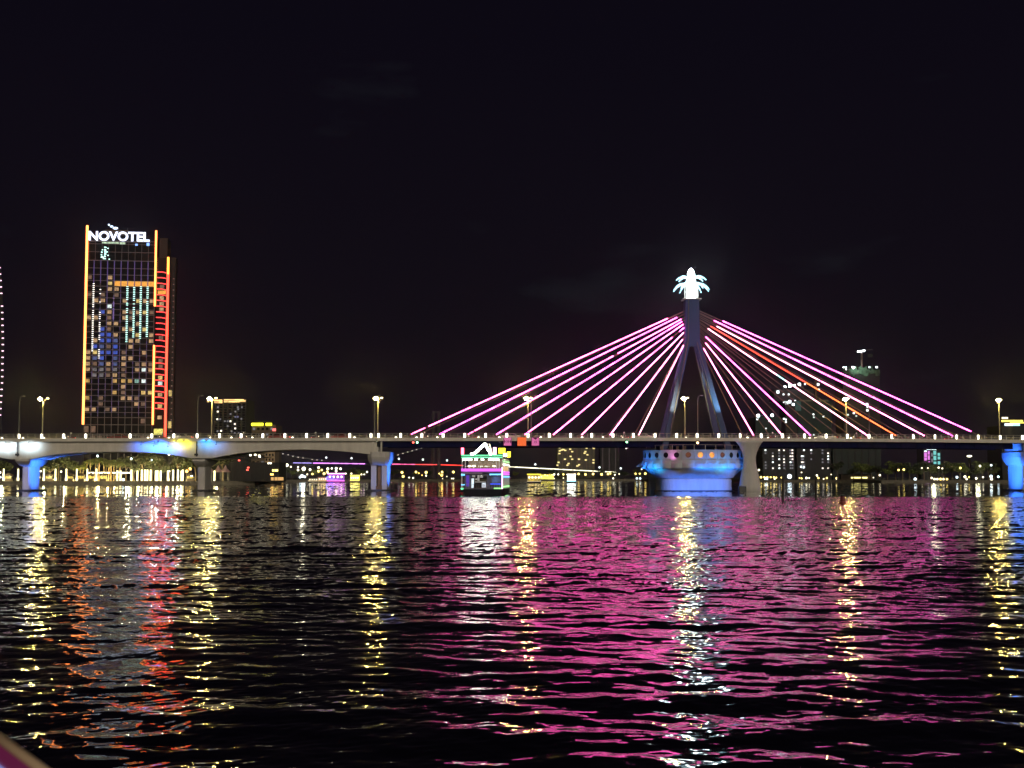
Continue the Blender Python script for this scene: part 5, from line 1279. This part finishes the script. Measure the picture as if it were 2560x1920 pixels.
q = MB(); q.path([(-3.0+2.1*math.cos(t*PI/8), .2, 2.4+.75*math.sin(t*PI/8)) for t in range(17)], .22, 6); q.build('oval_neon', emit('oval_blue', (.10,.08,1), 6), pb_)
small_boat('tour_boat', 888, 662, 5.2, 4.6, emit('yellow_cabin', (1,.88,.10), 2.2, var=.6, scale=1), emit('yellow_roof', (1,.8,.2), 1.5), emit('yellow_rail', (1,.7,.3), 1.2), 'yellow lit boat moored left of the third pier')
small_boat('tour_boat', 808, 664, 5.0, 3.4, emit('peach_cabin', (.9,.38,.2), .5, var=.6, scale=1), emit('dim_roof', (.5,.3,.2), .3), emit('warm_rail', (1,.75,.35), 1.6), 'dim peach coloured boat left of the violet party boat')
small_boat('tour_boat', 785, 666, 5.4, 3.0, M['darkwall'], M['greywall'], emit('warm_rail_b', (1,.8,.45), 1.8), 'low dark boat with a lit waterline left of the peach boat')

# posts, buoy
for px, pb, lb in ((1954, 1250, 'dark timber mooring post nearer the hourglass column'), (2036, 1246, 'dark timber mooring post further from the hourglass column')):
    Y = CH*F/(pb-YH); r = empty('mooring_post', (wx(px,Y), Y, 0), 0, lb, 'post', 'timber posts in the river')
    H = CH+(YH-1191)/F*Y
    MB().path([(0,0,-1),(.03,0,H*.5),(0,0,H)], [.15,.14,.12], 10).build('pile', M['timber'], r); MB().lathe([(.15,0),(.15,.1),(.02,.16)],10,(0,0,H)).build('cap', M['dark'], r)
    MB().path([(-.16,0,.9),(-.17,0,1.2)], .05, 6).build('rung', M['dark'], r)
Y = CH*F/(1259-YH); r = empty('channel_buoy', (wx(2103,Y), Y, 0), R(8), 'dark red river buoy floating in front of the right stays', 'buoy')
MB().lathe([(.30,-.3),(.42,.0),(.42,.18),(.30,.25)], 16).build('float', M['redpaint'], r, True); MB().lathe([(.30,.26),(.27,.75),(.29,.8)], 16).build('body', M['redpaint'], r); MB().lathe([(.30,.8),(.28,.95),(.05,1.0)], 12).build('top_mark', M['dark'], r)

# ------------------------------------------------------------------ rail of the photographer's boat, out of focus
r = empty('boat_handrail', (-.55, 1.2, 2.3), 0, 'blurred tan handrail with added magenta glow strip in the lower left corner', 'handrail')
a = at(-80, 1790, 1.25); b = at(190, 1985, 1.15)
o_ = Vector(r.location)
tan = emit('rail_lit_tan', (.30,.20,.11), .55, base=(.3,.2,.12)); 
MB().tube(a-o_, b-o_, .0048, n=14).build('tube', mat('tan_tube', (.55,.40,.25), .5), r, True)
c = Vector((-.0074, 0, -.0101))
MB().tube(a-o_+c, b-o_+c, .0078, n=14).build('added_glow_strip', emit('magenta_rail_glow', (.105,.006,.042), .8), r, True)  # added glowing tube, stands in for magenta light falling on the rail
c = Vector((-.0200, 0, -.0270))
MB().tube(a-o_+c, b-o_+c, .0140, n=14).build('added_glow_strip', emit('blue_rail_glow', (.22,.30,.75), 1.0), r, True)  # second added glowing tube, imitates the blue light on the hull

# ------------------------------------------------------------------ small joined detail, and one label per thing in each row
for o in list(sc.objects):
    if o.name.split('.')[0] in ('rail_posts','dark_windows','lobby_lights','led_string','floor_bands','crown_frame','cross_beams','diaphragms','deck_lights','floor_lines','facade_fins','galley_fittings','stern_rail','flood_brackets','terrace_planters','top_netting','drain_pipe','stair_head','crown_cage','bearing','steel_girder','blue_spots','roof_lights','sign_underlight'):
        o['kind'] = 'stuff'
ORD = ['first','second','third','fourth','fifth','sixth','seventh','eighth','ninth','tenth','eleventh','twelfth','thirteenth','fourteenth','fifteenth','sixteenth','seventeenth','eighteenth','nineteenth','twentieth']
TENS = {2:'twenty', 3:'thirty', 4:'forty', 5:'fifty'}
def ordw(n):
    if n <= 20: return ORD[n-1]
    t, u = divmod(n, 10)
    return TENS[t][:-1]+'ieth' if u == 0 else TENS[t]+'-'+ORD[u-1]
BASE = {'lanterns along the near bridge rail':'white capsule lantern on the near bridge rail, %s from the left', 'lanterns along the far bridge rail':'small round lantern on the far bridge rail, %s from the left',
 'palm grove under the first arch':'lit palm in the grove under the first arch, %s from the left', 'dark trees on the left promenade':'dark leafy tree behind the left promenade column lights, %s from the left',
 'trees on the distant bank':'small dim tree on the distant bank below the deck, %s from the left', 'trees on the right bank':'lamplit bushy tree on the right bank, %s from the left',
 'footed column lights along the left quay':'column light with round foot at the quay edge, %s from the left', 'plain column lights on the left promenade':'plain white column light left of the second pier, %s from the left',
 'pair of column lights':'white column light in the pair right of the second pier, %s of two', 'lamps on the bank behind the second arch':'bright lamp on the bank behind the second arch, %s from the left',
 'lamps between the third pier and the boat':'yellowish bank lamp between joint pier and dinner boat, %s from the left', 'lamps between the boat and the round pier':'bank lamp between dinner boat and round pier, %s from the left',
 'lamps right of the hourglass column':'quay lamp right of the hourglass column, %s from the left', 'lamps among the trees on the right bank':'lamp among the right bank trees, %s from the left',
 'lamps behind the left promenade':'lamp in the trees behind the left promenade, %s from the left'}
byg = {}
for o in sc.objects:
    if o.parent is None and o.get('group') in BASE: byg.setdefault(o['group'], []).append(o)
for g, os_ in byg.items():
    vis = [o for o in os_ if -.425 < o.location.x/o.location.y < .425]
    for o in os_:
        if o not in vis: bpy.data.objects.remove(o) if not o.children else [bpy.data.objects.remove(c) for c in list(o.children)] and bpy.data.objects.remove(o)
    vis.sort(key=lambda o: o.location.x/o.location.y)
    for i, o in enumerate(vis): o['label'] = BASE[g] % ordw(i+1)

# ------------------------------------------------------------------ thin volume added for lamp halos, in place of lens bloom
hz = bpy.data.materials.new('bloom_haze'); hz.use_nodes = True; n = hz.node_tree; n.nodes.clear()
ho = n.nodes.new('ShaderNodeOutputMaterial'); pv = n.nodes.new('ShaderNodeVolumePrincipled')
pv.inputs['Density'].default_value = .00006; pv.inputs['Anisotropy'].default_value = .96; pv.inputs['Color'].default_value = (.95,.95,1,1)
n.links.new(pv.outputs[0], ho.inputs['Volume'])
o = MB().box(-5200, 5200, -30, 6100, -3, 165).build('halo_volume', hz); o['kind'] = 'stuff'
